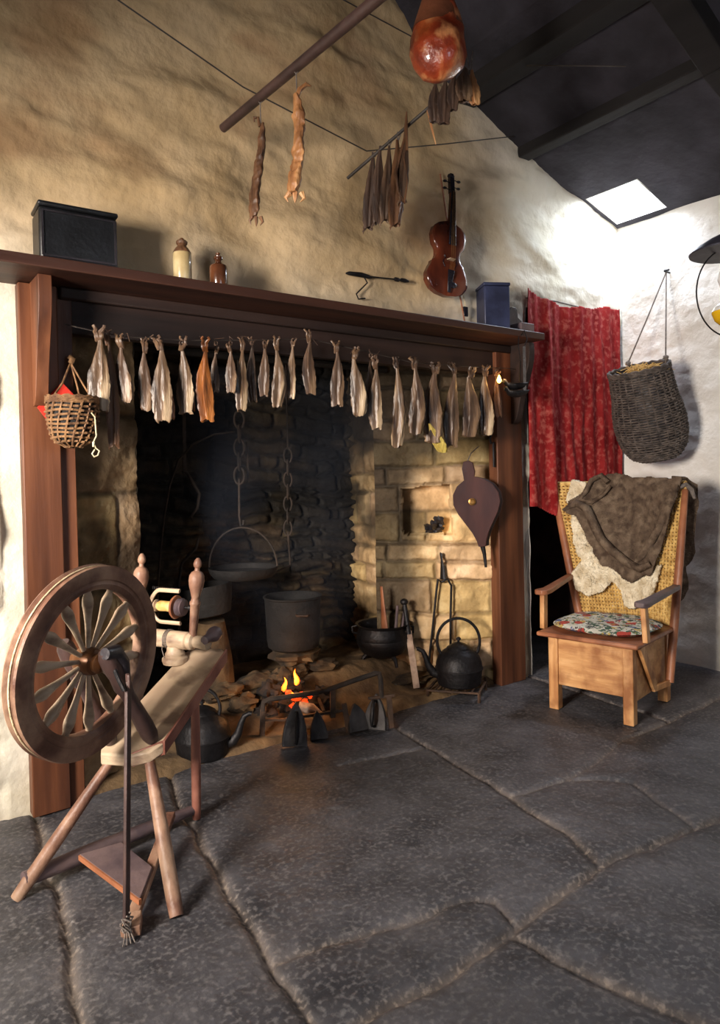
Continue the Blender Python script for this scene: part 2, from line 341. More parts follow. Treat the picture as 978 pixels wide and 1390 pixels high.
# roof lining with the skylight hole
cb_ = MB(); prof = [(-1.95, 2.42)]+list(zip(RX, RZ)); ys = [-2.2, 2.25, 2.58, 2.8]
for i in range(len(prof)-1):
    for j in range(3):
        if abs(prof[i][0]-3.58) < .01 and j == 1: continue
        (xa, za), (xb, zb) = prof[i], prof[i+1]; n = max(1, int((ys[j+1]-ys[j])/.3)); m = max(1, int((xb-xa)/.25))
        cb_.add([(xa, ys[j], za), (xb, ys[j], zb), (xb, ys[j+1], zb), (xa, ys[j+1], za)], [(0, 1, 2, 3)])
        cb_.add([(xa, ys[j], za+.16), (xb, ys[j], zb+.16), (xb, ys[j+1], zb+.16), (xa, ys[j+1], za+.16)], [(3, 2, 1, 0)])
struct(obj('ceiling', cb_, Mt['thatch'], smooth=False))
sk = MB(); za, zb = 2.762, 2.67
for (a, b) in (((3.58, 2.25), (3.58, 2.58)), ((3.88, 2.25), (3.88, 2.58)), ((3.58, 2.25), (3.88, 2.25)), ((3.58, 2.58), (3.88, 2.58))):
    z1 = za if a[0] < 3.7 else zb; z2 = za if b[0] < 3.7 else zb
    sk.add([(a[0], a[1], z1), (b[0], b[1], z2), (b[0], b[1], z2+.2), (a[0], a[1], z1+.2)], [(0, 1, 2, 3)])
wf = struct(obj('window_1', sk, Mt['paint'], smooth=False, solid=.012))
g = MB(); g.add([(3.58, 2.25, za+.19), (3.88, 2.25, zb+.19), (3.88, 2.58, zb+.19), (3.58, 2.58, za+.19)], [(0, 1, 2, 3)]); obj('window_glass', g, Mt['glass'], wf, smooth=False)
# roof timbers
def purlin(name, x, z, wd, h, y1=2.64):
    b = MB(); b.box((x-wd/2, -2, z-h/2), (x+wd/2, y1, z+h/2)); b.rough(.01, 3); struct(obj(name, b, Mt['beam'], bevel=.008))
purlin('trim_1', 3.06, 2.95, .085, .13); purlin('trim_2', 2.62, 3.16, .13, .2)
b = MB()
for (xa, za_), (xb, zb_) in zip(prof[2:-1], prof[3:]):
    b.bar((xa, 1.52, za_-.05), (xb+.01, 1.52, zb_-.05), .10, .12, (0, 1, 0))
struct(obj('trim_3', b, Mt['beam'], bevel=.006))
# floor of flagstones: joints traced as plan lines
J = [((.985, 2.7), (.90, 2.42), (.86, 2.1), (.80, 1.78), (.765, 1.5), (.75, 1.20), (.70, .7), (.7, -.6)),
     ((3.95, 1.26), (2.75, 1.20), (2.30, 1.17), (2.05, 1.19), (1.75, 1.245), (1.40, 1.21), (1.05, 1.18), (.75, 1.20), (-1.7, 1.16)),
     ((2.10, 2.75), (1.97, 2.50), (1.93, 2.2), (1.86, 1.75), (1.80, 1.40), (1.745, 1.245)),
     ((.765, 1.46), (.98, 1.42), (1.30, 1.37), (1.37, 1.31), (1.34, 1.21)),
     ((1.30, 1.2), (1.33, 1.0), (1.42, .7), (1.6, -.6)), ((1.86, 1.72), (2.12, 1.66), (2.30, 1.52), (2.16, 1.18)),
     ((2.12, 1.66), (2.6, 1.75), (3.95, 1.80)), ((.5, 2.7), (.3, 1.2)), ((3.0, 1.77), (3.05, 2.7)), ((2.6, 1.2), (2.7, .2), (2.7, -.6)), ((1.93, 2.22), (1.52, 2.30))]
def hsegs(x, y):
    d = np.full(x.shape, 9.0); xx = x+.035*fbm(x*4, y*4, 31, 3); yy = y+.035*fbm(x*4, y*4, 35, 3)
    for ji, ln in enumerate(J):
        for (ax, ay), (bx, by) in zip(ln[:-1], ln[1:]):
            vx, vy = bx-ax, by-ay; t = np.clip(((xx-ax)*vx+(yy-ay)*vy)/(vx*vx+vy*vy), 0, 1)
            dd = np.hypot(xx-ax-t*vx, yy-ay-t*vy)
            if ji in (3, 5, 6, 10): dd = dd+.005
            d = np.minimum(d, dd)
    return d
def flr(x, y):
    d = hsegs(x, y); g = 1-sstep(.004, .017, d)
    return d, g
FX, FY = -1.7, -2.05
def hfl(s, t):
    x, y = s+FX, t+FY; d, g = flr(x, y)
    return -.013*g+.007*fbm(x*2, y*2, 41, 3)+.005*fbm(x*9, y*9, 44, 5)+.0015*fbm(x*40, y*40, 45, 2)-.004*(1-sstep(0, .07, d))
def mfl(s, t):
    x, y = s+FX, t+FY; return (y < 2.70) | (x > 2.99)
def cfl(s, t):
    x, y = s+FX, t+FY; d, g = flr(x, y); n = fbm(x*6, y*6, 47, 3)
    edge = (1-sstep(.0, .045, d+.02*n))
    a = 1+.35*fbm(x*1.2, y*1.2, 50, 3)+.25*fbm(x*14, y*14, 51, 3)
    soot_shade = 1-.55*np.exp(-(((x-1.55)/.5)**2+((y-2.15)/.28)**2)*(1+.8*n))
    near = 1+.25*sstep(2.3, 3.2, x)
    a = a*soot_shade*near
    return [a*(1+.55*edge+.55*g), a*(1+.45*edge+.32*g), a*(1+.32*edge+.05*g)]
struct(relief('floor', (FX, FY, 0), (1, 0, 0), (0, 1, 0), (0, 0, 1), 5.65, 5.40, .0105, hfl, Mt['slate'], mfl, cfl))
# masonry
def courses(seed, L, Ht, rmin, rmax, lmin, lmax):
    rg = random.Random(seed); rows = [0]
    while rows[-1] < Ht: rows.append(rows[-1]+rg.uniform(rmin, rmax))
    st = []
    for _ in rows:
        a = [-rg.uniform(0, lmax)]
        while a[-1] < L: a.append(a[-1]+rg.uniform(lmin, lmax))
        st.append(np.array(a))
    return np.array(rows), st
def masonry(seed, L, Ht, rmin, rmax, lmin, lmax, depth=.03, wob=.03, slope=0):
    rows, st = courses(seed, L, Ht, rmin, rmax, lmin, lmax); rg = np.random.RandomState(seed)
    off = rg.rand(len(rows)+2, 80); tn = rg.rand(len(rows)+2, 80); hu = rg.rand(len(rows)+2, 80)
    def ev(s, t):
        tt = t+wob*fbm(s*3, t*3, seed, 2)+slope*s; ss = s+wob*.8*fbm(s*5, t*5, seed+3, 2)
        ri = np.clip(np.searchsorted(rows, tt)-1, 0, len(rows)-1); h = s*0; k = s*0; hh = s*0; d = s*0+9
        for r in range(len(rows)):
            m = ri == r
            if not m.any(): continue
            a = st[r]; si = np.clip(np.searchsorted(a, ss[m])-1, 0, len(a)-2)
            up = rows[r+1] if r+1 < len(rows) else rows[r]+.1
            d[m] = np.minimum(np.minimum(tt[m]-rows[r], up-tt[m]), np.minimum(ss[m]-a[si], a[si+1]-ss[m]))
            h[m] = off[r, si % 80]; k[m] = tn[r, si % 80]; hh[m] = hu[r, si % 80]
        e = sstep(.0, .018, d+.006*fbm(s*30, t*30, seed+7, 2))
        return e*(depth+(h-.5)*depth*.9)+.020*fbm(s*10, t*12, seed+9, 4)*e+.004*fbm(s*50, t*50, seed+5, 2), k, hh, e
    return ev
def stonecol(k, hh, e, soot_shade, warm=1.0):
    v = (.70+.42*k)*(.5+.5*e)*soot_shade
    return [v*(1+.06*warm), v*(.97+.06*(hh-.5)), v*(.90-.22*(hh-.5))]
# right splayed jamb with the niche and the lower ledge
JA, JB = V(2.90, 2.665, 0), V(2.36, 3.12, 0); ju = (JB-JA).normalized(); jn = V(-abs(ju.y), -abs(ju.x), 0).normalized(); jn = V(ju.y, -ju.x, 0); jn = jn if jn.y < 0 else -jn
def jst(px, py):
    p = onp(px, py, JA, jn)-JA; return p.dot(ju), p.z
n0, n1 = jst(612, 660), jst(546, 726); led = jst(600, 738)[1]
evj = masonry(14, .75, 2.1, .07, .19, .10, .46, .022, .03)
def niche(s, t):
    s = s+.02*fbm(s*9, t*9, 201, 3); t = t+.02*fbm(s*9, t*9, 205, 3); return (s > n0[0]) & (s < n1[0]) & (t > n1[1]) & (t < n0[1])
def hj(s, t):
    h, k, hh, e = evj(s, t); return np.where(niche(s, t), -.14, h)+.045*(1-sstep(led-.008, led+.008, t+.01*fbm(s*6, t, 3, 2)))
def cj(s, t):
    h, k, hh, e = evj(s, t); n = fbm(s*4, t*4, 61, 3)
    soot_shade = 1-.86*sstep(.95, 1.5, t+.35*n+s*.25); soot_shade = soot_shade*(1-.85*sstep(.46, .70, s+.16*n+.10*t))  # smoke black plus painted shade of the mantel board and left post
    return stonecol(k, hh, e, np.maximum(soot_shade, .10))
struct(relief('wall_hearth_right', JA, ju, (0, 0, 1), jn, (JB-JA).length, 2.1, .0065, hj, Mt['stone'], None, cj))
def sooty(seed, lo, hi):  # smoke-blackened stone tint with the left post's shade painted in
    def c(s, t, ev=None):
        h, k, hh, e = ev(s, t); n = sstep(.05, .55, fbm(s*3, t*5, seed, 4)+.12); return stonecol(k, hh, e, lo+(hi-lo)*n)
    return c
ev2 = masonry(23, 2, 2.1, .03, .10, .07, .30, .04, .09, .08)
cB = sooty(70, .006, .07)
def cback(s, t):   # tan stones with light painted in low right, shade and smoke black above
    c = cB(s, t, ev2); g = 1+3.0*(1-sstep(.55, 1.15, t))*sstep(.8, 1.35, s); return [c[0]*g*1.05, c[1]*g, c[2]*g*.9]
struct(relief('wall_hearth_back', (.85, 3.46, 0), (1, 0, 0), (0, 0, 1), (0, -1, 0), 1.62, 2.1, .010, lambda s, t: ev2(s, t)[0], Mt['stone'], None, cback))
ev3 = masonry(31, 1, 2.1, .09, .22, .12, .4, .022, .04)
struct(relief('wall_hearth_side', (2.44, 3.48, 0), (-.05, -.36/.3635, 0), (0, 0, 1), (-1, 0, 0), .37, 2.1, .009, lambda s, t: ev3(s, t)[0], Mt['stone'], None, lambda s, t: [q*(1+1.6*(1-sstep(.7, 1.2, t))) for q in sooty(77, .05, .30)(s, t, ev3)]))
LA, LB = V(.585, 2.665, 0), V(.90, 2.80, 0); lu = (LB-LA).normalized(); ln_ = V(lu.y, -lu.x, 0)
ev4 = masonry(41, 1, 2.1, .2, .38, .2, .5, .012, .02)
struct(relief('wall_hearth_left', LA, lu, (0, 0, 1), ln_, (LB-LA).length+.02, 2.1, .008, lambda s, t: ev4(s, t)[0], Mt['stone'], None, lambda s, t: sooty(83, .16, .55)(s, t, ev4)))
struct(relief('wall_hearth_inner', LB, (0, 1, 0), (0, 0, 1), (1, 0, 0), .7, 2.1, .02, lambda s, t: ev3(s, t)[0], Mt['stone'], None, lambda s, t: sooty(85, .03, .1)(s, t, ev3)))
b = MB(); b.box((.5, 2.70, 2.08), (3.0, 3.55, 2.2)); b.box((.50, 2.72, -.05), (.56, 3.55, 2.2)); b.box((.50, 3.50, -.05), (3.98, 3.56, 2.2)); b.box((2.965, 2.69, -.05), (3.02, 3.55, 2.2)); b.box((3.91, 2.70, -.05), (3.98, 3.55, 2.2))
struct(obj('ceiling_flue', b, Mt['soot'], smooth=False))  # flue cap plus added unseen slabs closing light leaks round the recess
b = MB(); b.box((-1.95, -2.3, -.16), (4.1, 3.65, -.06)); struct(obj('floor_bed', b, Mt['soot'], smooth=False))  # unseen slab added to stop light leaking in under floor and recess
# hearth bed: earth and low stones rising to the back
def hh_(s, t):
    x, y = s+.55, t+2.60
    base = .125*sstep(2.74, 2.98, y+.05*fbm(x*4, y*4, 91, 2)-.06*sstep(2.0, 2.6, x))
    base = base*sstep(.9, 1.25, x)+.035*sstep(2.62, 2.7, y)
    return base+.025*fbm(x*7, y*7, 93, 4)*sstep(2.62, 2.75, y)-.02*(1-sstep(2.60, 2.66, y))-.006
def ch(s, t):
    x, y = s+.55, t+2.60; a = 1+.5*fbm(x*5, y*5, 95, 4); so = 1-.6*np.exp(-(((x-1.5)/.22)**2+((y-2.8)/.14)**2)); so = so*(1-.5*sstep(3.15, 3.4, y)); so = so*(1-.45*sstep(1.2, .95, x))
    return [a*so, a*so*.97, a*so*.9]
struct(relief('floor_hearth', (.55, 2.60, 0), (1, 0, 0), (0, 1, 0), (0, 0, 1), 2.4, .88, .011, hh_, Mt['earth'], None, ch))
# the box-bed recess behind the curtain
b = MB(); b.box((3.08, 3.3, 0), (3.86, 3.36, 2.15)); b.box((3.02, 2.68, 0), (3.078, 3.36, 2.15)); b.box((3.852, 2.68, 0), (3.90, 3.36, 2.15)); b.box((3.02, 2.68, 2.12), (3.9, 3.36, 2.2))
struct(obj('wall_bed_recess', b, Mt['darkwood'], smooth=False))
def rev(s, t): return .01*fbm(s*8, t*8, 99, 3)
struct(relief('wall_recess_reveal', (3.075, 2.63, 0), (0, 1, 0), (0, 0, 1), (1, 0, 0), .06, 2.12, .012, rev, Mt['plaster_side']))
b = MB(); b.box((2.985, 2.60, 0), (3.078, 2.66, 2.0)); b.rough(.006, 9)

# ================================================================ FIREPLACE SURROUND
fs = thing('fireplace_surround', 'tall red-brown wooden fireplace surround with a long mantel shelf over the stone hearth', 'fireplace', (1.7, 2.6, 0))
def bx(a, c): m = MB(); m.box(a, c); return m
obj('post', bx((.468, 2.595, 0), (.592, 2.66, 1.83)), Mt['mantel'], fs, bevel=.004)
obj('post', bx((2.79, 2.595, 0), (2.985, 2.66, 1.83)), Mt['mantel'], fs, bevel=.004)
obj('inner_board', bx((.593, 2.615, 0), (.645, 2.66, 1.83)), Mt['mantel'], fs, bevel=.003)
obj('frieze_board', bx((.60, 2.618, 1.675), (2.80, 2.665, 1.83)), Mt['sootwood'], fs, bevel=.003)
obj('mantel_shelf', bx((.375, 2.385, 1.832), (2.935, 2.66, 1.868)), Mt['mantelH'], fs, bevel=.004)
obj('cornice', bx((.60, 2.585, 1.79), (2.90, 2.617, 1.831)), Mt['sootwood'], fs, bevel=.006)
def bracket(x):
    m = MB(); pts = []
    for i in range(25):
        t = i/24; z = 1.831-.42*t; y = 2.595-.115*(1-t)**.6*(1+.15*math.sin(t*2*PI))-.018
        pts.append((x, y, z))
    pts += [(x, 2.594, 1.41), (x, 2.594, 1.831)]; m.prism(pts, (.042, 0, 0)); return m
obj('bracket', bracket(.505), Mt['mantel'], fs, bevel=.002); obj('bracket', bracket(2.90), Mt['sootwood'], fs, bevel=.002)
b = MB(); b.bar(ony(118, 462, 2.6), ony(120, 508, 2.6), .002, .002)
# ================================================================ SPINNING WHEEL
th = math.radians(33); WE = V(math.cos(th), math.sin(th), 0); WN0 = V(math.sin(th), -math.cos(th), 0)
WC = ond(120, 897, 1.9); WC0 = V(WC.x, WC.y, 0)
def W(s, t, z): return WC0+WE*s+WN0*t+V(0, 0, z)          # bench frame: along, across (to the viewer), height
sw = thing('spinning_wheel', 'wooden treadle spinning wheel with turned spokes standing in front of the fireplace', 'spinning wheel', (WC0.x, WC0.y, 0))
hd, el = math.radians(302), math.radians(-5)
wn = V(math.cos(hd)*math.cos(el), math.sin(hd)*math.cos(el), math.sin(el))
R0 = .262
rim = [(.196, -.014), (.200, -.019), (.214, -.021), (.222, -.024), (.248, -.024), (R0-.003, -.022), (R0, -.016), (R0-.010, -.006), (R0-.004, 0), (R0-.010, .006), (R0, .016), (R0-.003, .022), (.248, .024), (.224, .024), (.221, .021), (.214, .021), (.211, .023), (.202, .021), (.196, .014)]
m = MB(); n_ = 96; wx = wn.cross(V(0, 0, 1)).normalized(); wy = wx.cross(wn)
vs = []; fs_ = []; k_ = len(rim)
for i in range(n_):
    a = 2*PI*i/n_; d = wx*math.cos(a)+wy*math.sin(a)
    vs += [WC+d*r+wn*h for r, h in rim]
for i in range(n_):
    for j in range(k_): fs_.append((i*k_+j, i*k_+(j+1) % k_, ((i+1) % n_)*k_+(j+1) % k_, ((i+1) % n_)*k_+j))
m.add(vs, fs_); wr = obj('wheel_rim', m, Mt['wheelwood'], sw)
m = MB(); m.lathe(WC, wn, [(.0, -.05), (.018, -.05), (.024, -.040), (.024, -.030), (.034, -.026), (.038, -.012), (.038, .012), (.034, .026), (.026, .030), (.028, .042), (.016, .05), (0, .052)], 28)
obj('hub', m, Mt['copper'], sw)
for i in range(14):
    a = 2*PI*(i+.35)/14; d = wx*math.cos(a)+wy*math.sin(a)
    m = MB(); m.lathe(WC, d, [(.006, .030), (.0065, .05), (.0075, .08), (.009, .11), (.0125, .14), (.0155, .158), (.0150, .170), (.0115, .182), (.009, .190), (.010, .200)], 12)
    obj('spoke', m, Mt['palewood'], sw)
m = MB(); m.tube([WC-wn*.085, WC+wn*.085], .006, 8)
obj('axle', m, Mt['iron'], sw)
m = MB()
m.tube([WC+(wx*math.cos(2*PI*i/64)+wy*math.sin(2*PI*i/64))*(R0-.003) for i in range(64)], .0018, 5, closed=True)
obj('drive_band', m, Mt['twine'], sw)
# bench
def bz(s): return .385+.45*(s-.19)
m = MB(); thk = .035
ol = [(.12, -.075), (.14, -.09), (.30, -.095), (.545, -.08), (.575, -.06), (.58, .05), (.565, .075), (.19, .098), (.15, .075), (.13, .03)]
m.prism([W(s, t, bz(s)-thk) for s, t in ol], (0, 0, thk)); bench = obj('bench', m, Mt['palewood'], sw, bevel=.005)
m = MB(); m.prism([W(.575, .077, bz(.575)-thk-.004), W(.187, .101, bz(.187)-thk-.004), W(.187, .101, bz(.187)+.003), W(.575, .077, bz(.575)+.003)], WN0*-.008)
m.prism([W(.19, .101, bz(.19)-thk-.004), W(.135, .03, bz(.135)-thk-.004), W(.135, .03, bz(.135)+.003), W(.19, .101, bz(.19)+.003)], WN0*-.008)
obj('bench_edge', m, Mt['benchedge'], bench, bevel=.002)
# legs
fA, fB, fC = onz(22, 1222, .0), onz(240, 1246, 0), onz(267, 1112, 0)
def leg(top, foot, r1, r2, matn):
    m = MB(); top = Vector(top); foot = Vector(foot); foot.z = .004; d = (foot-top); P = [top+d*t for t in (0, .04, .3, .6, .9, 1)]
    m.tube(P, [r1*.75, r1*.85, r1, (r1+r2)/2*1.08, r2, r2*.9], 12); obj('leg', m, Mt[matn], sw)
leg(W(.155, -.045, bz(.155)-.02), fA, .0165, .019, 'wheelwood')
leg(W(.175, .05, bz(.175)-.02), fB, .018, .0205, 'wheelwood')
leg(W(.44, .035, bz(.44)-.02), fC, .0145, .0155, 'benchedge')
# treadle: cross bar between left and rear feet, board, long side arm reaching the footman
m = MB(); a_ = fA+V(.02, -.0, .05); c_ = fC+V(-.015, 0, .035); m.tube([a_, a_.lerp(c_, .35), a_.lerp(c_, .65), c_], [.021, .024, .021, .016], 12); obj('treadle_bar', m, Mt['greywood'], sw)
tp = onz(172, 1268, .02); tb0 = onz(232, 1105, .075)
m = MB(); m.bar(tb0, tp, .03, .018); m.bar(tp+V(.012, .0, .0), tp.lerp(tb0, .12), .045, .03); m.rough(.003, 30); obj('treadle_arm', m, Mt['wheelwood'], sw, bevel=.003)
q = [onz(108, 1165, .06), onz(165, 1148, .06), onz(207, 1182, .052), onz(190, 1226, .045)]
m = MB(); m.prism(q, (0, 0, .012)); tbd = obj('treadle_board', m, Mt['greywood'], sw, bevel=.002)
m = MB(); m.bar(q[0]+V(0, -.003, .004), q[3]+V(0, -.003, .004), .008, .014); obj('red_edge', m, Mt['redpine'], tbd)
# uprights carrying the axle
def upright(ax, base, nm):
    m = MB(); d = Vector(base)-Vector(ax)
    P = [Vector(ax)-d.normalized()*.035]+[Vector(ax)+d*t for t in (-.05, .06, .18, .30, .36, .42, .55, .8, .93, 1.0)]
    m.tube(P, [.016, .024, .027, .023, .026, .021, .019, .021, .025, .024, .018], 16); return obj(nm, m, Mt['darkwood'] if nm == 'wheel_upright' else Mt['greywood'], sw)
upright(WC+wn*.072+V(0, 0, .012), W(.185, .06, bz(.185)+.004), 'wheel_upright')
upright(WC-wn*.072+V(0, 0, .012), W(.16, -.07, bz(.16)+.004), 'wheel_upright')
m = MB(); hc = WC+wn*.085+V(0, 0, .01); m.tube([hc-WE*.03+V(0, 0, .03), hc+WE*.01+V(0, 0, .025), hc+WE*.035+V(0, 0, -.01), hc+WE*.05-V(0, 0, .05)], [.016, .022, .021, .012], 10); obj('leather_bearing', m, Mt['leather'], sw)
m = MB(); m.tube([WC+wn*.085, WC+wn*.10+V(.0, 0, -.03), WC+wn*.12+WE*.0+V(0, 0, -.06)], .006, 8); obj('crank', m, Mt['iron'], sw)
ft = onp(174, 925, WC+wn*.115, WN0); ft2 = tp+V(0, .0, .03)
m = MB(); m.bar(ft, ft2, .018, .010, WN0); m.tube([ft+V(0, 0, .02), ft, ft-V(0, 0, .06)], [.012, .014, .010], 8, .5); obj('footman', m, Mt['darkwood'], sw, bevel=.002)
m = MB()
for i in range(7):
    a = i*.9; m.tube([ft2+V(math.cos(a)*.010, math.sin(a)*.010, -.01+.006*i), ft2+V(math.cos(a+1.5)*.016, math.sin(a+1.5)*.016, -.01+.004*i), ft2+V(math.cos(a+3)*.012, math.sin(a+3)*.012, -.02)], .0025, 5)
for i in range(4): m.tube([ft2, ft2+V(-.008+.006*i, -.01, -.03), ft2+V(-.016+.01*i, -.02, -.045)], .002, 5)
obj('leather_thong', m, Mt['rope'], sw)
# mother-of-all with its collar, knob, tension screw and the two maidens
sM = .50
def ps(px, py): return onp(px, py, W(sM, 0, 0), WE)
KM = 1.08
pc = W(.40, .025, bz(.40))
ppd = ps(238, 900); ppd.z = bz(sM)-.004
m = MB(); m.lathe(ppd, (0, 0, 1), [(.040, 0), (.044, .012), (.043, .020), (.033, .026), (.034, .034), (.028, .042), (.026, .06)], 28); obj('pedestal', m, Mt['palewood'], sw)
m = MB(); A0, A1 = ps(180, 862), ps(284, 873); L_ = (A1-A0).length
m.lathe(A0, A1-A0, [(.0, 0), (.016, .004), (.022, .02), (.018, .035), (.028, .045), (.030, .06), (.030, L_-.085), (.026, L_-.080), (.030, L_-.074), (.028, L_-.062), (.020, L_-.055), (.022, L_-.03), (.026, L_-.012), (.022, L_-.003), (0, L_)], 26)
obj('mother_of_all', m, Mt['palewood'], sw)
m = MB(); k0 = ps(283, 866); m.lathe(k0, WE+V(0, 0, .15), [(.0, -.03), (.014, -.025), (.016, .01), (.023, .02), (.026, .035), (.024, .05), (.012, .056), (0, .057)], 22); obj('tension_knob', m, Mt['greywood'], sw)
def maiden(base, top):
    d = Vector(top)-Vector(base); L = d.length; f = L/.245
    m = MB(); m.lathe(base, d, [(r_, h*f) for r_, h in [(.013, 0), (.014, .03), (.0155, .085), (.016, .10), (.0185, .103), (.0185, .110), (.015, .114), (.013, .122), (.018, .140), (.0245, .160), (.0265, .175), (.025, .190), (.019, .200), (.009, .206), (.008, .214), (.013, .219), (.014, .227), (.011, .236), (.005, .244), (0, .245)]], 24)
    return obj('maiden', m, Mt['wheelwood'], sw)
maiden(ps(262, 866), ps(269, 757)); maiden(ps(188, 862), ps(193, 751))
# flyer and bobbin
ax = (ps(264, 826)-ps(190, 820)).normalized(); Pm = ps(228, 823)
m = MB(); m.tube([Pm-ax*.10, Pm+ax*.098], .0045, 8); m.tube([Pm+ax*.085, Pm+ax*.10+WE*.0], .008, 8); sp = obj('spindle', m, Mt['iron'], sw)
m = MB(); m.lathe(Pm, ax, [(.012, -.052), (.021, -.049), (.021, -.045), (.0125, -.042), (.0155, -.01), (.0155, .018), (.013, .028)], 22); obj('bobbin', m, Mt['palewood'], sw)
m = MB(); m.lathe(Pm, ax, [(.0135, -.040), (.0185, -.03), (.0175, -.005), (.018, .012), (.0145, .026)], 22); obj('wound_yarn', m, Mt['straw'], sw)
m = MB(); m.lathe(Pm, ax, [(.012, .028), (.038, .030), (.041, .034), (.038, .038), (.016, .040)], 26); obj('bobbin_whorl', m, Mt['redpine'], sw)
m = MB(); m.lathe(Pm, ax, [(.014, .042), (.030, .044), (.024, .050), (.032, .056), (.025, .061), (.028, .066), (.012, .070)], 26); obj('flyer_whorl', m, Mt['greywood'], sw)
m = MB(); up = V(0, 0, 1)
for sg in (1, -1):
    P = []
    for i in range(13):
        t = i/12; hgt = .048*math.sin(min(1, t*2.2)*PI/2); P.append(Pm-ax*.075+ax*(.125*t**1.25)+up*sg*hgt*1.15)
    m.tube(P, [.009]*3+[.008]*10, 8, .7)
obj('flyer', m, Mt['palewood'], sw)
m = MB()
for i in range(14):
    p = Pm-ax*.06+ax*(.0075*i)+up*.060
    m.tube([p-up*.004, p+up*.005, p+up*.005+WE*.004], .0012, 4)
obj('flyer_hooks', m, Mt['iron'], sw)
m = MB(); tb_ = ps(228, 867)
for k in range(3): m.tube([tb_+WN0*(.006*k)+(WE*math.cos(a)+up*math.sin(a))*.0315 for a in np.linspace(0, 2*PI, 20)], .0018, 5, closed=False)
m.tube([tb_-WE*.03, tb_-WE*.034-up*.03, tb_-WE*.03-up*.07+WN0*.01], .0016, 5)
obj('cord_binding', m, Mt['rope'], sw)

# ================================================================ THINGS ON THE MANTEL SHELF
ZS = 1.868
def rotbox(m, c, wd, dp, h, a):           # box standing on c (bottom centre)
    u_ = V(math.cos(a), math.sin(a), 0); v_ = V(-math.sin(a), math.cos(a), 0); return m.obox(Vector(c)+V(0, 0, h/2), u_*wd/2, v_*dp/2, V(0, 0, h/2))
bc = ony(103, 345, 2.50); bc.z = ZS; an = math.radians(-2)
bx_ = thing('black_box', 'large black lacquered box standing on the left end of the mantel shelf', 'box', bc)
m = MB(); rotbox(m, bc, .250, .13, .180, an); obj('box_body', m, Mt['blackbox'], bx_, bevel=.012)
m = MB(); rotbox(m, bc+V(0, 0, .1805), .255, .136, .016, an); obj('lid', m, Mt['blackbox'], bx_, bevel=.006)
m = MB(); fr = V(math.sin(an), -math.cos(an), 0)*.0665; u_ = V(math.cos(an), math.sin(an), 0)
for a, b2 in (((-.115, .02), (.115, .02)), ((.115, .02), (.115, .165)), ((.115, .165), (-.115, .165)), ((-.115, .165), (-.115, .02))):
    m.bar(bc+fr+u_*a[0]+V(0, 0, a[1]), bc+fr+u_*b2[0]+V(0, 0, b2[1]), .006, .006)
obj('front_moulding', m, Mt['leather'], bx_)
def bottle(name, px, pyb, Yp, prof, sprof, mt, smt, label):
    c = ony(px, pyb, Yp); c.z = ZS+.0005; t = thing(name, label, 'bottle', c)
    m = MB(); m.lathe(c, (0, 0, 1), prof, 30); obj('bottle_body', m, Mt[mt], t)
    m = MB(); m.lathe(c, (0, 0, 1), sprof, 20); obj('stopper', m, Mt[smt], t)
bottle('stoneware_bottle', 248, 372, 2.50, [(.0, .0), (.032, 0), (.034, .004), (.034, .115), (.032, .126), (.022, .140), (.016, .146), (.015, .152), (.019, .156), (.0195, .164), (.016, .168), (.010, .168)], [(.009, .160), (.011, .172), (.006, .178), (0, .179)], 'stoneware', 'brownglaze', 'cream stoneware bottle with a brown neck on the mantel shelf')
c = ony(248, 372, 2.50); c.z = ZS+.0005; m = MB(); m.lathe(c, (0, 0, 1), [(.0335, .122), (.0335, .1245), (.0235, .1405), (.0175, .1465), (.0165, .152), (.0205, .156), (.021, .164), (.017, .169)], 30)
obj('brown_glazed_neck', m, Mt['driedM'], bpy.data.objects['stoneware_bottle'])
bottle('brown_bottle', 297, 379, 2.50, [(.0, .0), (.032, 0), (.0345, .004), (.0345, .090), (.032, .098), (.016, .108), (.013, .114), (.013, .120), (.018, .124), (.018, .130), (.012, .132)], [(.010, .128), (.012, .136), (.008, .140), (.010, .146), (.004, .150), (0, .150)], 'brownglaze', 'brownglaze', 'small dark brown glazed bottle on the mantel shelf')
# iron spring balance hook lying along the shelf and hooked on the wall
P = lambda x, y, Yp=2.615: ony(x, y, Yp)
bl = thing('hanging_scale', 'thin iron steelyard with dark handles and a hook, on the wall above the shelf', 'scale', P(487, 404))
m = MB(); m.tube([P(478, 373), P(554, 381)], .0035, 8); obj('beam', m, Mt['iron'], bl)
m = MB(); m.tube([P(470, 371), P(474, 371), P(490, 373), P(501, 376), P(505, 377)], [.004, .009, .0115, .009, .004], 10); obj('handle', m, Mt['iron'], bl)
m = MB(); m.tube([P(535, 379), P(537, 379), P(541, 380), P(543, 380), P(545, 380), P(550, 381), P(555, 382)], [.004, .010, .010, .005, .009, .010, .005], 10); obj('sliding_weight', m, Mt['iron'], bl)
m = MB(); m.tube([P(494, 375), P(499, 384), P(491, 392), P(484, 399), P(487, 406), P(496, 405)], .0035, 7); obj('hook', m, Mt['iron'], bl)
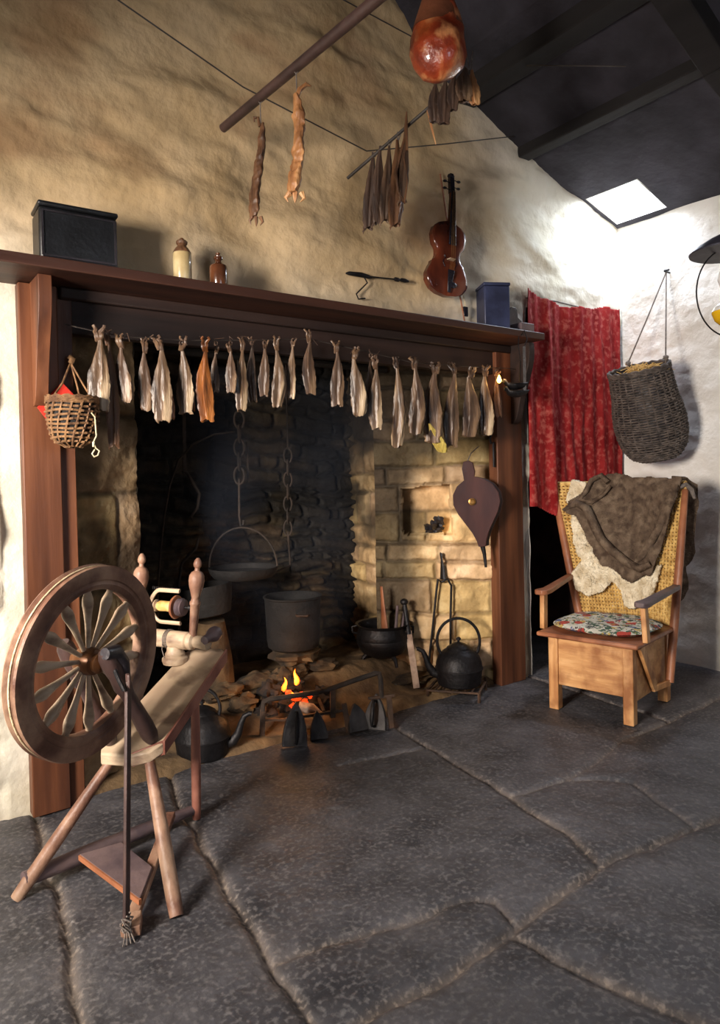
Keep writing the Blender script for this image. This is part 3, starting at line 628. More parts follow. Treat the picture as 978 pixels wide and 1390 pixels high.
# violin
vp = V(0, 2.555, 0)
vb, vt = ony(603, 403, 2.56), ony(611, 236, 2.57)
vz = (vt-vb).normalized(); vn_ = V(-.12, -1, -.03); vn_ = (vn_-vz*vn_.dot(vz)).normalized(); vx = vz.cross(vn_).normalized(); vx = vx if vx.x > 0 else -vx
LV = (vt-vb).length; S = LV/.60
vi = thing('violin', 'dark red-brown violin hanging on the plaster wall above the mantel shelf', 'violin', vb)
def vw(u):   # half width of the body, u 0..1
    pts = [(0, 0), (.02, .045), (.07, .078), (.16, .098), (.26, .101), (.36, .088), (.42, .076), (.44, .080), (.455, .066), (.52, .056), (.60, .058), (.66, .068), (.675, .080), (.70, .077), (.80, .083), (.90, .075), (.96, .052), (.99, .026), (1, .012)]
    return np.interp(u, [p[0] for p in pts], [p[1]*1.16 for p in pts])*S
LB_ = .355*S; m = MB(); us = [0, .008, .02, .045]+[i/30 for i in range(2, 29)]+[.955, .98, .992, 1]
ol = [vb+vz*LB_*u+vx*float(vw(u)) for u in us]+[vb+vz*LB_*u-vx*float(vw(u)) for u in reversed(us)]
m.prism([p+vn_*-.012 for p in ol], vn_*.034); obj('ribs', m, Mt['violin'], vi, bevel=.002)
def plate(z0, arch):
    m = MB(); vs = []; fs2 = []; nn = 14
    for u in us:
        hw = float(vw(u))+.003
        for k in range(nn+1):
            q = -1+2*k/nn; vs.append(vb+vz*LB_*u+vx*hw*q+vn_*(z0+arch*(1-q*q)**.7*min(1, math.sin(max(u, .001)*PI)*1.6)))
    for i in range(len(us)-1):
        for k in range(nn): fs2.append((i*(nn+1)+k, i*(nn+1)+k+1, (i+1)*(nn+1)+k+1, (i+1)*(nn+1)+k))
    return m.add(vs, fs2)
obj('belly', plate(.0225, .014), Mt['violin'], vi, solid=.003)
m = MB(); m.tube([vb+vz*LB_*.97+vn_*.012, vb+vz*(LB_+.02)+vn_*.020, vb+vz*(.47*S)+vn_*.022, vb+vz*(.50*S)+vn_*.018], [.016, .012, .011, .012], 12); obj('neck', m, Mt['violin'], vi)
m = MB(); m.prism([vb+vz*(.235*S)+vx*.021+vn_*.047, vb+vz*(.235*S)-vx*.021+vn_*.047, vb+vz*(.50*S)-vx*.012+vn_*.034, vb+vz*(.50*S)+vx*.012+vn_*.034], vn_*.007); obj('fingerboard', m, Mt['ebony'], vi, bevel=.002)
m = MB(); m.bar(vb+vz*(.495*S)+vn_*.024, vb+vz*(.575*S)+vn_*.012, .024, .026, vx); m.lathe(vb+vz*(.583*S)+vn_*.010-vx*.017, vx, [(0, 0), (.010, .001), (.008, .006), (.015, .009), (.016, .025), (.008, .028), (.010, .034), (0, .035)], 18); obj('scroll', m, Mt['ebony'], vi, bevel=.003)
for k in range(4):
    sg = 1 if k % 2 else -1; p = vb+vz*((.512+.017*k)*S)+vn_*.02
    m = MB(); m.tube([p, p+vx*sg*.030, p+vx*sg*.034, p+vx*sg*.045, p+vx*sg*.052], [.0035, .003, .008, .010, .004], 10, .6); obj('peg', m, Mt['ebony'], vi)
m = MB(); m.prism([vb+vz*.012*S+vx*.008+vn_*.036, vb+vz*.012*S-vx*.008+vn_*.036, vb+vz*.115*S-vx*.020+vn_*.050, vb+vz*.115*S+vx*.020+vn_*.050], vn_*.005); obj('tailpiece', m, Mt['ebony'], vi, bevel=.002)
m = MB(); m.prism([vb+vz*.165*S+vx*.020+vn_*.034, vb+vz*.165*S-vx*.020+vn_*.034, vb+vz*.165*S-vx*.016+vn_*.062, vb+vz*.165*S+vx*.016+vn_*.062], vz*.004); obj('bridge', m, Mt['palewood'], vi)
m = MB()
for k in range(4): m.tube([vb+vz*.115*S+vx*(-.012+.008*k)+vn_*.056, vb+vz*.167*S+vx*(-.012+.008*k)+vn_*.063, vb+vz*.50*S+vx*(-.006+.004*k)+vn_*.043], .0008, 4)
obj('strings', m, Mt['brass'], vi)
for sg in (-1, 1):
    m = MB(); m.tube([vb+vz*LB_*(.36+.02*k)+vx*sg*(.036+.006*math.sin(k*1.0-2))+vn_*.0375 for k in range(9)], [.003]+[.0022]*7+[.003], 6, .6); obj('sound_hole', m, Mt['ebony'], vi)
m = MB(); m.lathe(vb+vz*.05*S+vx*.02+vn_*.037, vn_, [(.018, 0), (.018, .006), (.010, .010), (0, .010)], 18, 1.3, .8, vx); obj('chin_rest', m, Mt['ebony'], vi)
# bow behind it
b0, b1 = ony(598, 236, 2.605), ony(631, 436, 2.600); b1.z = max(b1.z, ZS+.004)
bo = thing('violin_bow', 'violin bow hanging behind the dark red-brown violin', 'bow', b1)
m = MB(); m.tube([b0, b0.lerp(b1, .3)+V(-.006, 0, 0), b0.lerp(b1, .7)+V(-.004, 0, 0), b1], .0042, 8); obj('stick', m, Mt['redpine'], bo)
m = MB(); m.tube([b0+V(.012, 0, -.005), b1+V(.020, 0, .03)], .0025, 6); obj('bow_hair', m, Mt['twine'], bo)
m = MB(); m.bar(b1+V(.008, 0, .025), b1+V(.008, 0, .075), .030, .012, (0, 1, 0)); obj('frog', m, Mt['ebony'], bo, bevel=.003)
# tin box and small wooden box at the right end
tc_ = ony(670, 440, 2.51); tc_.z = ZS+.0005; an = math.radians(-28)
tn = thing('tin_canister', 'tall dark navy tin box on the right of the mantel shelf', 'tin', tc_)
m = MB(); rotbox(m, tc_, .135, .135, .222, an); obj('tin_body', m, Mt['tin'], tn, bevel=.006)
m = MB(); rotbox(m, tc_+V(0, 0, .2225), .141, .141, .016, an); obj('lid', m, Mt['tin'], tn, bevel=.004)
wc_ = ony(707, 446, 2.49); wc_.z = ZS+.0005
wbx = thing('wooden_candle_box', 'small open wooden box with a raised curved back on the far right of the shelf', 'box', wc_)
m = MB(); m.box(wc_+V(-.050, -.05, 0), wc_+V(.050, .05, .055)); obj('box_body', m, Mt['greywood'], wbx, bevel=.003)
m = MB(); pts = [wc_+V(-.048, .03, .056), wc_+V(.048, .03, .056), wc_+V(.046, .03, .085), wc_+V(.018, .03, .10), wc_+V(.012, .03, .14), wc_+V(0, .03, .152), wc_+V(-.03, .03, .152), wc_+V(-.044, .03, .14), wc_+V(-.048, .03, .10)]
m.prism(pts, (0, .012, 0)); obj('raised_back', m, Mt['darkwood'], wbx, bevel=.002)

# ================================================================ THE DRYING LINE AND ITS FISH
YL = 2.50
FL = [(134, 450, 136, 558, 27, 'S', 'broad silvery'), (147, 455, 155, 607, 16, 'T', 'very long slender brown'), (165, 460, 172, 546, 20, 'B', 'grey-brown'), (197, 466, 200, 557, 18, 'B', 'dull grey-brown'),
      (218, 462, 221, 572, 25, 'SO', 'large pale silver'), (246, 463, 253, 561, 20, 'SO', 'half silver half amber'), (279, 464, 281, 571, 22, 'O', 'amber-fleshed'), (293, 468, 293, 532, 11, 'B', 'tiny dark'),
      (313, 465, 313, 533, 14, 'B', 'small brown'), (329, 463, 327, 557, 16, 'S', 'pale narrow'), (342, 455, 344, 545, 12, 'B', 'dim brown'), (359, 460, 359, 537, 14, 'B', 'short grey-brown'),
      (376, 462, 377, 552, 18, 'S', 'light tan'), (397, 458, 395, 541, 12, 'S', 'thin twisted tan'), (421, 452, 422, 535, 17, 'B', 'stout brown'), (457, 466, 458, 551, 18, 'B', 'tan'),
      (481, 474, 487, 564, 20, 'S', 'pinkish silver'), (503, 478, 501, 556, 11, 'B', 'thin brown'), (510, 488, 512, 582, 18, 'S', 'curved tan'), (540, 488, 540, 606, 18, 'S', 'bright silver'),
      (565, 488, 566, 589, 23, 'B', 'wide grey-brown'), (592, 494, 588, 600, 26, 'B', 'big grey'), (617, 494, 612, 606, 21, 'B', 'grey pointed'), (638, 500, 637, 592, 25, 'B', 'wide dusty brown'),
      (659, 498, 661, 590, 19, 'S', 'pinkish'), (674, 500, 678, 566, 13, 'T', 'small orange-brown')]
ordn = 'first second third fourth fifth sixth seventh eighth ninth tenth eleventh twelfth thirteenth fourteenth fifteenth sixteenth seventeenth eighteenth nineteenth twentieth twenty-first twenty-second twenty-third twenty-fourth twenty-fifth twenty-sixth'.split()
FM = {'S': 'fishS', 'B': 'fishB', 'O': 'fishO', 'T': 'driedM', 'Y': 'fishY', 'D': 'driedD', 'P': 'driedT'}
def fishbody(top, bot, hw, seed, yaw=0, open_=.35, belly=.72, flat=.5, bend=.0):
    """headless split fish hanging tail up: crinkled hollow loft, collar bones flaring at the open end"""
    rg = random.Random(seed); m = MB(); d = bot-top; n, k = 22, 28; vs = []
    X = V(math.cos(yaw), math.sin(yaw), 0); Y_ = V(-math.sin(yaw), math.cos(yaw), 0)
    ph = rg.uniform(0, 6)
    for layer in (0, 1):
        for i in range(n+1):
            t = i/n; wv = np.interp(t, [0, .08, .3, .55, belly, .88, 1], [.20, .27, .66, .93, 1, .84, .62+rg.uniform(-.08, .22)])*hw
            c = top+d*t+X*bend*math.sin(t*PI)*hw+X*.12*hw*math.sin(t*5+ph)
            for j in range(k):
                a = 2*PI*j/k
                q = 1+.16*math.sin(a*5+ph+t*2)*min(1, t*3)+.10*noise.noise(V(math.cos(a)*2, math.sin(a)*2, t*9+seed))
                slit = 1-.55*math.exp(-((a-4.2-.5*math.sin(ph+t))/.30)**2)*min(1, t*2.2)
                r = wv*q*slit*(1 if layer == 0 else .82)*(1+.13*noise.noise(V(math.cos(a)*5, math.sin(a)*5, t*26+seed)))
                e = d*(.03*math.sin(a*2+ph)+.04*noise.noise(V(a*2, seed, 1)))*max(0, t-.9)*6 if t > .9 else V(0, 0, 0)
                vs.append(c+X*math.cos(a)*r+Y_*math.sin(a)*r*flat+e)
    fs2 = []; o1 = (n+1)*k
    for i in range(n):
        for j in range(k):
            j2 = (j+1) % k; fs2.append((i*k+j, i*k+j2, (i+1)*k+j2, (i+1)*k+j)); fs2.append((o1+i*k+j, o1+(i+1)*k+j, o1+(i+1)*k+j2, o1+i*k+j2))
    for j in range(k): j2 = (j+1) % k; fs2.append((n*k+j, n*k+j2, o1+n*k+j2, o1+n*k+j))
    fs2.append(tuple(range(k))); return m.add(vs, fs2)
def tail(top, hw, L, yaw, seed):
    rg = random.Random(seed); m = MB(); X = V(math.cos(yaw), math.sin(yaw), 0); Y_ = V(-math.sin(yaw), math.cos(yaw), 0); s = rg.choice((-1, 1)); n = 8
    for sg in (-1, 1):
        P = [top+V(0, 0, L*t)+X*(sg*hw*(.12+.5*rg.random()*t*t)+s*hw*.5*t*abs(math.sin(seed*2.1)))+Y_*.008*math.sin(t*5+seed) for t in [i/n for i in range(n+1)]]
        m.tube(P, [hw*(.14+.09*math.sin(PI*min(1, .15+i/n))) for i in range(n+1)], 6, .5, up=Y_)
    return m
line = thing('drying_line', 'thin dark line stretched under the mantel that the fish hang from', 'line', ony(110, 446, YL))
LP = [(88, 440), (104, 444), (140, 452), (180, 458), (250, 462), (330, 462), (420, 460), (500, 478), (560, 492), (640, 498), (690, 500), (704, 502)]
m = MB(); m.tube([ony(88, 440, 2.585)]+[ony(x, y, YL+.012) for x, y in LP[1:-1]]+[ony(704, 502, 2.585)], .0022, 6); obj('cord', m, Mt['wire'], line)
m = MB(); rg = random.Random(5)
for x, y, xb, yb, w_, c, nm in FL:
    p = ony(x, np.interp(x, [q[0] for q in LP], [q[1] for q in LP])+2, YL+.005)
    for k in range(3): m.tube([p+V(.006*math.cos(a+k), -.004+.004*k, .008*math.sin(a+k)-.006) for a in np.linspace(0, 2*PI*.9, 9)], .0022, 5)
    m.tube([p, p+V(rg.uniform(-.02, .02), -.01, rg.uniform(.005, .02)), p+V(rg.uniform(-.03, .03), -.015, rg.uniform(-.02, .02))], .0016, 5)
obj('twine_ties', m, Mt['driedD'], line)
for i, (x0, y0, x1, y1, wpx, c, look) in enumerate(FL):
    yy = YL+(.0 if i % 2 else -.012)-(.02 if wpx > 22 else 0)
    if look in ('dim brown', 'tiny dark', 'thin brown'): yy = YL+.035
    top, bot = ony(x0, y0+12, yy), ony(x1, y1, yy); dd = (top-CAM).dot(Fv); hw = wpx/950*dd/2*1.05
    yaw = -.35+.25*math.sin(i*2.3)
    lab = look+' split dried fish hanging under the mantel, '+ordn[i]+' from the left'
    m0 = fishbody(top, bot, hw, i+3, yaw, bend=.25*math.sin(i*1.7), flat=.45+.1*math.sin(i), belly=.62+.12*math.sin(i*2.9))
    fo = solo('dried_fish', m0, Mt[FM[c[0]]], lab, 'fish', 'dried fish on the mantel line')
    obj('tail_fin', tail(top-V(0, 0, .004), hw*1.1, .055 if wpx > 14 else .035, yaw, i), Mt[FM[c[0]] if c[0] != 'S' else 'fishB'], fo)
    if len(c) > 1:
        f2 = fishbody(top.lerp(bot, .22)+V(hw*.5, .008, 0), bot+V(hw*.95, .01, .010), hw*.55, i+40, yaw, flat=.3); obj('opened_flap', f2, Mt['fishO'], fo)
m = fishbody(ony(584, 575, 2.47), ony(602, 614, 2.47), .032, 77, -.3, flat=.5); solo('dried_fish', m, Mt['fishY'], 'small yellow-green dried fish showing below the big grey fish', 'fish', 'dried fish on the mantel line')

# ================================================================ HANGING FROM POLE, ROD AND WIRES
p0 = ony(303, 174, 2.50); p1 = ond(530, -16, 2.05)
m = MB(); m.tube([p0, p0.lerp(p1, .5), p1], [.017, .018, .019], 12); solo('drying_pole', m, Mt['darkwood'], 'thick dark wooden pole slanting across the upper wall', 'pole')
q0 = ony(472, 242, 2.55); q1 = ond(640, 96, 2.75)
m = MB(); m.tube([q0, q1], .007, 8); solo('drying_rod', m, Mt['wire'], 'thin dark rod holding dried fish left of the ham', 'rod')
def wire(pts, lab):
    m = MB(); m.tube(pts, .0028, 6); solo('wire', m, Mt['wire'], lab, 'wire')
wire([ony(120, -28, 2.55), ony(330, 118, 2.50), ony(498, 205, 2.50), ony(600, 196, 2.52), ony(698, 185, 2.57)], 'long wire sagging across the wall from upper left to the roof beam')
wire([ony(452, -8, 2.60), ony(560, 50, 2.60), ony(580, 62, 2.62)], 'short wire between the pole and the ham')
wire([ony(650, 88, 2.64), ond(760, 89, 3.05), ond(850, 90, 2.95)], 'faint wire stretched under the roof right of the ham')
# two long dried fish from the pole
def onpole(px):
    best = min((i/400 for i in range(401)), key=lambda t: abs((lambda v: CX+F*v.dot(Rv)/v.dot(Fv)-px)(p0.lerp(p1, t)-CAM))); return p0.lerp(p1, best)
def longfish(x0, y0, x1, y1, wpx, mt, lab, wid, head=True):
    a = onpole(x0); D = (a-CAM).dot(Fv); top, bot = ond(x0, y0, D), ond(x1, y1, D); hw = wpx/950*D/2
    m = MB(); n = 60; P = []; Rr = []
    for i in range(n+1):
        t = i/n; P.append(top.lerp(bot, t)+Rv*hw*.35*math.sin(t*4+x0)); Rr.append(hw*np.interp(t, [0, .06, .2, .5, .8, .93, 1], wid)*(1+.1*noise.noise(V(t*8, x0, 0))))
    m.tube(P, Rr, 28, .55); m.rough(hw*.22, 26); m.rough(hw*.16, 70)
    o = solo('long_dried_fish', m, Mt[mt], lab, 'fish', 'long dried fish on the pole')
    m = MB(); m.tube([bot+Rv*hw*.6, bot+Rv*hw*.9-Uv*.02, bot+Rv*hw*.5-Uv*.032], [hw*.3, hw*.2, .001], 7); m.tube([bot-Rv*hw*.5, bot-Rv*hw*.9-Uv*.015, bot-Rv*hw*.7-Uv*.03], [hw*.3, hw*.2, .001], 7)
    m.tube([bot, bot-Uv*.02, bot-Uv*.035], [hw*.3, hw*.2, .001], 7); m.rough(.003, 40); obj('ragged_end', m, Mt[mt], o)
    m = MB(); m.tube([a+V(0, 0, .021), a+Rv*.022, a-V(0, 0, .022), a-Rv*.022, a+V(0, 0, .021)], .0022, 6); m.tube([a-V(0, 0, .02), top+Rv*.003], .0022, 6); obj('string', m, Mt['rope'], o)
    return o, top, hw
o, tp_, hw = longfish(353, 168, 348, 294, 20, 'driedM', 'shorter dark brown long fish hanging near the low end of the pole', [.3, .5, .75, .9, 1, 1, .7])
m = MB(); m.tube([tp_+Uv*-.01, tp_+Uv*.022-Rv*.006, tp_+Uv*.022-Rv*.022, tp_-Rv*.020+Uv*.008], [.006, .005, .005, .003], 8); obj('curled_tail', m, Mt['driedM'], o)
o, tp_, hw = longfish(402, 128, 401, 262, 28, 'driedT', 'larger golden tan long fish hanging from the middle of the pole', [.3, .62, .66, .74, .9, 1, .75])
m = MB(); m.tube([tp_-Uv*.02, tp_+Uv*.016+Rv*.012, tp_+Uv*.034+Rv*.036, tp_+Uv*.028+Rv*.052], [.010, .014, .013, .003], 10, .6); obj('tail_fin', m, Mt['driedT'], o)
# bundle on the rod
def onrod(px):
    best = min((i/400 for i in range(401)), key=lambda t: abs((lambda v: CX+F*v.dot(Rv)/v.dot(Fv)-px)(q0.lerp(q1, t)-CAM))); return q0.lerp(q1, best)
bun = [(506, 206, 500, 310, 13, 'D', 'leftmost blackish'), (517, 198, 512, 303, 13, 'D', 'second blackish'), (528, 198, 523, 300, 13, 'B', 'broad brown'), (540, 190, 537, 305, 16, 'T', 'wide tan'), (551, 170, 547, 272, 10, 'B', 'thin looped brown')]
for k, (x0, y0, x1, y1, wp, c, lk) in enumerate(bun):
    a = onrod(x0); D = (a-CAM).dot(Fv); top, bot = ond(x0, y0, D), ond(x1, y1, D)
    m = fishbody(top, bot, wp/950*D/2*1.25, 100+k, -.4, flat=.6, belly=.8)
    fo = solo('dried_fish', m, Mt[FM[c]], lk+' dried fish in the bundle on the thin rod', 'fish', 'dried fish on the rod')
    m = MB(); m.tube([bot-Rv*.012, bot-Rv*.022-Uv*.014, bot-Rv*.02-Uv*.024], [.006, .004, .001], 6); m.tube([bot+Rv*.01, bot+Rv*.018-Uv*.01], [.006, .002], 6); obj('ragged_end', m, Mt[FM[c]], fo)
    m = MB(); m.tube([top, a+V(0, 0, .012), a+Rv*.012, top+Rv*.004], .003, 6); obj('string', m, Mt['rope'], fo)
a = onrod(552); D = (a-CAM).dot(Fv)
m = MB(); m.tube([ond(x, y, D) for x, y in ((552, 160), (552, 180), (545, 205), (537, 235), (541, 262), (549, 275), (553, 250), (549, 215), (553, 185))], [.005, .009, .008, .009, .008, .012, .008, .008, .006], 8, .6); m.rough(.003, 25)
solo('dried_fish', m, Mt['driedM'], 'twisted looping strip of dried fish at the right of the rod bundle', 'fish', 'dried fish on the rod')
m = MB(); m.tube([ond(x, y, D-.03) for x, y in ((552, 152), (551, 175), (553, 205))], [.004, .011, .007], 8, .6); m.rough(.003, 25)
solo('dried_fish', m, Mt['driedM'], 'short curled dried fish topping the rod bundle', 'fish', 'dried fish on the rod')
# ham and the bunches behind it
hc = ond(596, 62, 2.45); 
hm = thing('cured_ham', 'large orange-brown cured ham in a clear wrap hanging at the top', 'ham', hc-V(0, 0, .12))
m = MB(); prof = [(0, -.125), (.022, -.122), (.058, -.105), (.086, -.07), (.098, -.025), (.097, .02), (.088, .06), (.073, .10), (.056, .15), (.044, .19), (.034, .23), (.028, .28)]
m.lathe(hc, (0, 0, 1), prof, 40, 1, .8, Rv)
m.v = [tuple(Vector(p)+Vector(noise.noise_vector(Vector(p)*12))*.009+Vector(noise.noise_vector(Vector(p)*38))*.003) for p in m.v]; hb_ = obj('ham_body', m, Mt['ham'], hm, smooth=True)
m = MB(); m.lathe(hc, (0, 0, 1), [(.091, .055), (.0765, .10), (.059, .15), (.047, .19), (.037, .23), (.03, .285)], 40, 1, .8, Rv); obj('brown_skin', m, Mt['hamnet'], hm)
m = MB(); m.tube([hc+V(0, 0, .27), hc+V(0, 0, .9)], .004, 6); obj('cord', m, Mt['rope'], hm)
c0 = [(592, 112, 590, 166, 15, 'D', 'left blackish'), (604, 108, 602, 168, 16, 'D', 'middle blackish'), (617, 100, 614, 150, 14, 'D', 'short dark'), (632, 92, 630, 138, 20, 'B', 'right-hand brown'), (641, 95, 645, 142, 14, 'P', 'orange-edged')]
for k, (x0, y0, x1, y1, wp, c, lk) in enumerate(c0):
    D = 2.72; m = fishbody(ond(x0, y0, D), ond(x1, y1, D), wp/950*D/2*1.2, 130+k, -.5, flat=.6); fo = solo('dried_fish', m, Mt[FM[c]], lk+' dried fish in the bunch below and behind the ham', 'fish', 'dried fish behind the ham')
    m = MB(); m.tube([ond(x0, y0, D), ond(x0+1, y0-26, D), onrod(638)], .002, 5); obj('string', m, Mt['rope'], fo)
m = MB(); m.tube([ond(580, 150, 2.73), ond(586, 172, 2.73), ond(592, 196, 2.73)], [.003, .006, .002], 6, .5); solo('dried_fish', m, Mt['driedT'], 'thin pale strip of dried fish dangling lowest below the ham', 'fish', 'dried fish behind the ham')
# ================================================================ BASKETS, LAMPS, CURTAIN
def weave(m_, c, prof, nst, pitch, rad, ecc=1, X=V(1, 0, 0), tw=.0, amp=None):
    """woven shell: prof list (radius,height); rows of wavering strands over nst stakes"""
    Yv = V(-X.y, X.x, 0); hs = [p[1] for p in prof]; rs = [p[0] for p in prof]; c = Vector(c); amp = amp or rad*.9
    def pt(a, h, r): return c+X*math.cos(a)*r+Yv*math.sin(a)*r*ecc+V(0, 0, h)
    h = hs[0]; row = 0; n = nst*2
    while h < hs[-1]:
        r = float(np.interp(h, hs, rs)); P = []
        for i in range(n):
            a = 2*PI*i/n; P.append(pt(a, h+.15*pitch*math.sin(a*3+row), r+amp*(1 if (i//1+row) % 2 else -1)))
        m_.tube(P, rad, 6, closed=True); h += pitch; row += 1
    for i in range(nst):
        a = 2*PI*(i+.25)/nst; m_.tube([pt(a+tw*k/10, hs[0]+(hs[-1]-hs[0])*k/10, float(np.interp(hs[0]+(hs[-1]-hs[0])*k/10, hs, rs))) for k in range(11)], rad*.9, 5)
    return m_
def tiltm(m, c, ang):
    R_ = Matrix.Rotation(ang, 4, 'Y'); c = Vector(c); m.v = [tuple(c+R_@(Vector(p)-c)) for p in m.v]; return m
def shell(c, prof, ecc, X, n=32):
    m = MB(); Yv = V(-X.y, X.x, 0); m.lathe(c, (0, 0, 1), prof, n, 1, ecc, X); return m
# large creel on the right wall
kc = onx(886, 620, 3.755); kc = V(3.715, kc.y-.055, onx(886, 624, 3.74).z); TA = math.radians(-19)
kr = onx(905, 369, 3.88)
hgt = (onx(886, 497, 3.74).z-kc.z)*1.0
XB = V(0, 1, 0)
kb = thing('wicker_creel', 'big dark wicker basket full of straw hanging by ropes on the right wall', 'basket', kc)
pr = [(.02, .0), (.095, .006), (.142, .030), (.176, .08), (.194, .15), (.199, .23), (.191, .31), (.178, .37), (.166, hgt-.015)]
m = MB(); weave(m, kc, pr, 26, .0135, .0052, .80, XB); tiltm(m, kc, TA); body = obj('woven_body', m, Mt['wickerD'], kb)
m = shell(kc, [(r*.94, h+.004) for r, h in pr], .80, XB); tiltm(m, kc, TA); m.f = [f for f in m.f if len(f) == 4]; obj('lining', m, Mt['leather'], body)
m = MB()
for s_ in range(3): m.tube([kc+V(.137*math.sin(a), .171*math.cos(a), hgt-.02+.009*s_+.004*math.sin(a*18+s_*2)) for a in np.linspace(0, 2*PI, 60)[:-1]], .0075, 6, closed=True)
tiltm(m, kc, TA); obj('rim', m, Mt['wickerD'], kb)
for yy, nm in ((868, 0), (918, 1)):
    e = onx(yy, 497 if nm == 0 else 489, 3.80 if nm else 3.78); e.x = kc.x+.03 if nm == 0 else kc.x+.06
    e = kc+Matrix.Rotation(TA, 3, 'Y')@V(.09, (.115 if nm == 0 else -.115), hgt+.01)
    m = MB(); m.tube([kr, kr.lerp(e, .5), e+V(0, 0, .01), e-V(0, 0, .03)], .0042, 7); rp = obj('rope', m, Mt['rope'], kb)
    m = MB(); m.ball(e+V(0, 0, .008), .014, jit=.4); obj('knot', m, Mt['rope'], rp)
m = MB(); m.tube([kr+V(.06, 0, 0), kr+V(-.02, 0, .0)], .005, 6); m.tube([kr+V(0, .012, .01), kr+V(-.005, -.02, .006)], .006, 6); solo('nail', m, Mt['iron'], 'iron nail in the right wall above the big basket', 'nail')
m = MB(); rg = random.Random(9)
for i in range(200):
    a = rg.uniform(0, 2*PI); r = rg.uniform(0, .140)*1; p = kc+V(.72*r*math.sin(a), r*math.cos(a)-.01, hgt-.05+.02*rg.random()+(.03 if r < .09 else 0)); d = V(rg.uniform(-1, 1), rg.uniform(-1, 1), rg.uniform(-.2, .7)).normalized()*rg.uniform(.02, .05)
    m.tube([p-d, p+V(0, 0, .008), p+d], .0016, 4)
tiltm(m, kc, TA); st = solo('straw', m, Mt['straw'], 'loose straw heaped in the mouth of the big dark basket', 'straw'); st['kind'] = 'stuff'
# small basket and red cloth on the left post
cc = ony(100, 606, 2.46); 
sb = thing('small_basket', 'small brown wicker basket hanging on the left post of the fireplace', 'basket', cc)
pr = [(.026, .0), (.052, .010), (.068, .035), (.077, .075), (.081, .115), (.079, .150)]
m = MB(); weave(m, cc, pr, 16, .0145, .0042, .85, V(1, 0, 0), .5); body = obj('woven_body', m, Mt['wickerL'], sb)
m = shell(cc, [(r*.93, h+.004) for r, h in pr], .85, V(1, 0, 0)); m.f = [f for f in m.f if len(f) == 4]; obj('lining', m, Mt['soot'], body)
m = MB()
for s_ in range(3): m.tube([cc+V(.081*math.cos(a), .069*math.sin(a), .148+.007*s_+.003*math.sin(a*14+s_*2)) for a in np.linspace(0, 2*PI, 50)[:-1]], .0055, 6, closed=True)
obj('rim', m, Mt['wickerL'], sb)
hk = ony(96, 492, 2.585)
for q in (cc+V(-.06, .04, .155), cc+V(.075, .02, .155), cc+V(.04, .05, .155)):
    m = MB(); m.tube([hk, hk.lerp(q, .5)+V(.004, 0, -.01), q], .0035, 6); obj('handle_cord', m, Mt['wickerL'], sb)
m = MB(); m.tube([hk+V(-.006, 0, .02), hk+V(.004, -.006, .01), hk+V(-.002, -.004, -.004)], .010, 8); m.rough(.004, 60); obj('knot', m, Mt['wickerL'], sb)
e = [ony(x, y, 2.375) for x, y in ((124, 560), (129, 566), (130, 580), (131, 592), (127, 600), (130, 608), (135, 612), (133, 618), (128, 620), (125, 616), (129, 610))]
m = MB(); m.tube(e, .0025, 7); m.tube([e[4], e[4]+V(.0, 0, -.016)], .004, 7); obj('white_string', m, Mt['twine'], sb)
def rc(s, t): return .008*fbm(s*14, t*14, 131, 3)
ra, rb, rc2, rd = ony(50, 553, 2.583), ony(84, 519, 2.583), ony(112, 548, 2.583), ony(80, 592, 2.583)
m = MB(); m.prism([ra, rd, rc2, rb], (0, -.006, 0)); 
bm = bmesh.new(); 
solo('red_cloth', m, Mt['redplain'], 'folded bright red cloth pinned behind the small basket on the left post', 'cloth', bevel=.002)
# curtain
cu = thing('red_curtain', 'faded mottled red curtain hanging over the recess beside the fireplace', 'curtain', (3.45, 2.6, .85))
cl, cr_ = 2.998, 3.89; zt = 2.155
def cuf(s, t):
    x = s/(cr_-cl); z = t/(1.30); k = 1-.25*z
    return (.014*np.sin(x*27+2.2*np.sin(x*5+z*.8))*(.4+.6*np.abs(np.sin(x*4+.6)))+.006*np.sin(x*58+3*z)+.012*np.sin(x*9+z*1.6))*k+.022*fbm(x*9, z*2.2, 141, 4)+.03
def cum(s, t):
    x = s/(cr_-cl); top = 1.29-.05*np.sin(np.clip(x*1.15, 0, 1)*PI)*.9-.01*np.abs(np.sin(x*12)); bot = np.where(x < .42, .10-.22*x, 0)+.012*np.sin(x*20)
    return (t < top) & (t > bot)
relief('curtain_cloth', (cl, 2.600, .86), (1, 0, 0), (0, 0, 1), (0, -1, 0), cr_-cl, 1.30, .0065, cuf, Mt['red'], cum, parent=cu, solid=.003)
m = MB(); m.tube([(3.03, 2.625, 2.12), (3.3, 2.60, 2.125), (3.6, 2.60, 2.115), (3.88, 2.59, 2.13)], .004, 6); obj('curtain_cord', m, Mt['rope'], cu)
# cruisie lamp on the right bracket
D = (ony(700, 515, 2.40)-CAM).dot(Fv); cp = lambda x, y, k=0: ond(x, y, D+k)
cl_ = thing('crusie_lamp', 'lit black iron boat-shaped oil lamp hanging beside the right bracket', 'lamp', cp(702, 540))
def boat(m, cx_, cy_, L, h, k=0):
    prof = []
    for i in range(13):
        t = i/12; wv = .030*math.sin(PI*min(1, .12+t*.95))**.6; prof.append((cp(cx_-L+2*L*t, cy_-(4 if t < .1 else 0)+2*math.sin(t*PI), k), wv, h*math.sin(PI*min(1, .1+.9*t))**.5))
    vs = []; n = 9
    for c, wv, hh in prof:
        for j in range(n): a = PI*j/(n-1); vs.append(c+Fv*math.cos(a)*wv-Uv*math.sin(a)*hh*D/950)
    m.add(vs, [(i*n+j, i*n+j+1, (i+1)*n+j+1, (i+1)*n+j) for i in range(12) for j in range(n-1)])
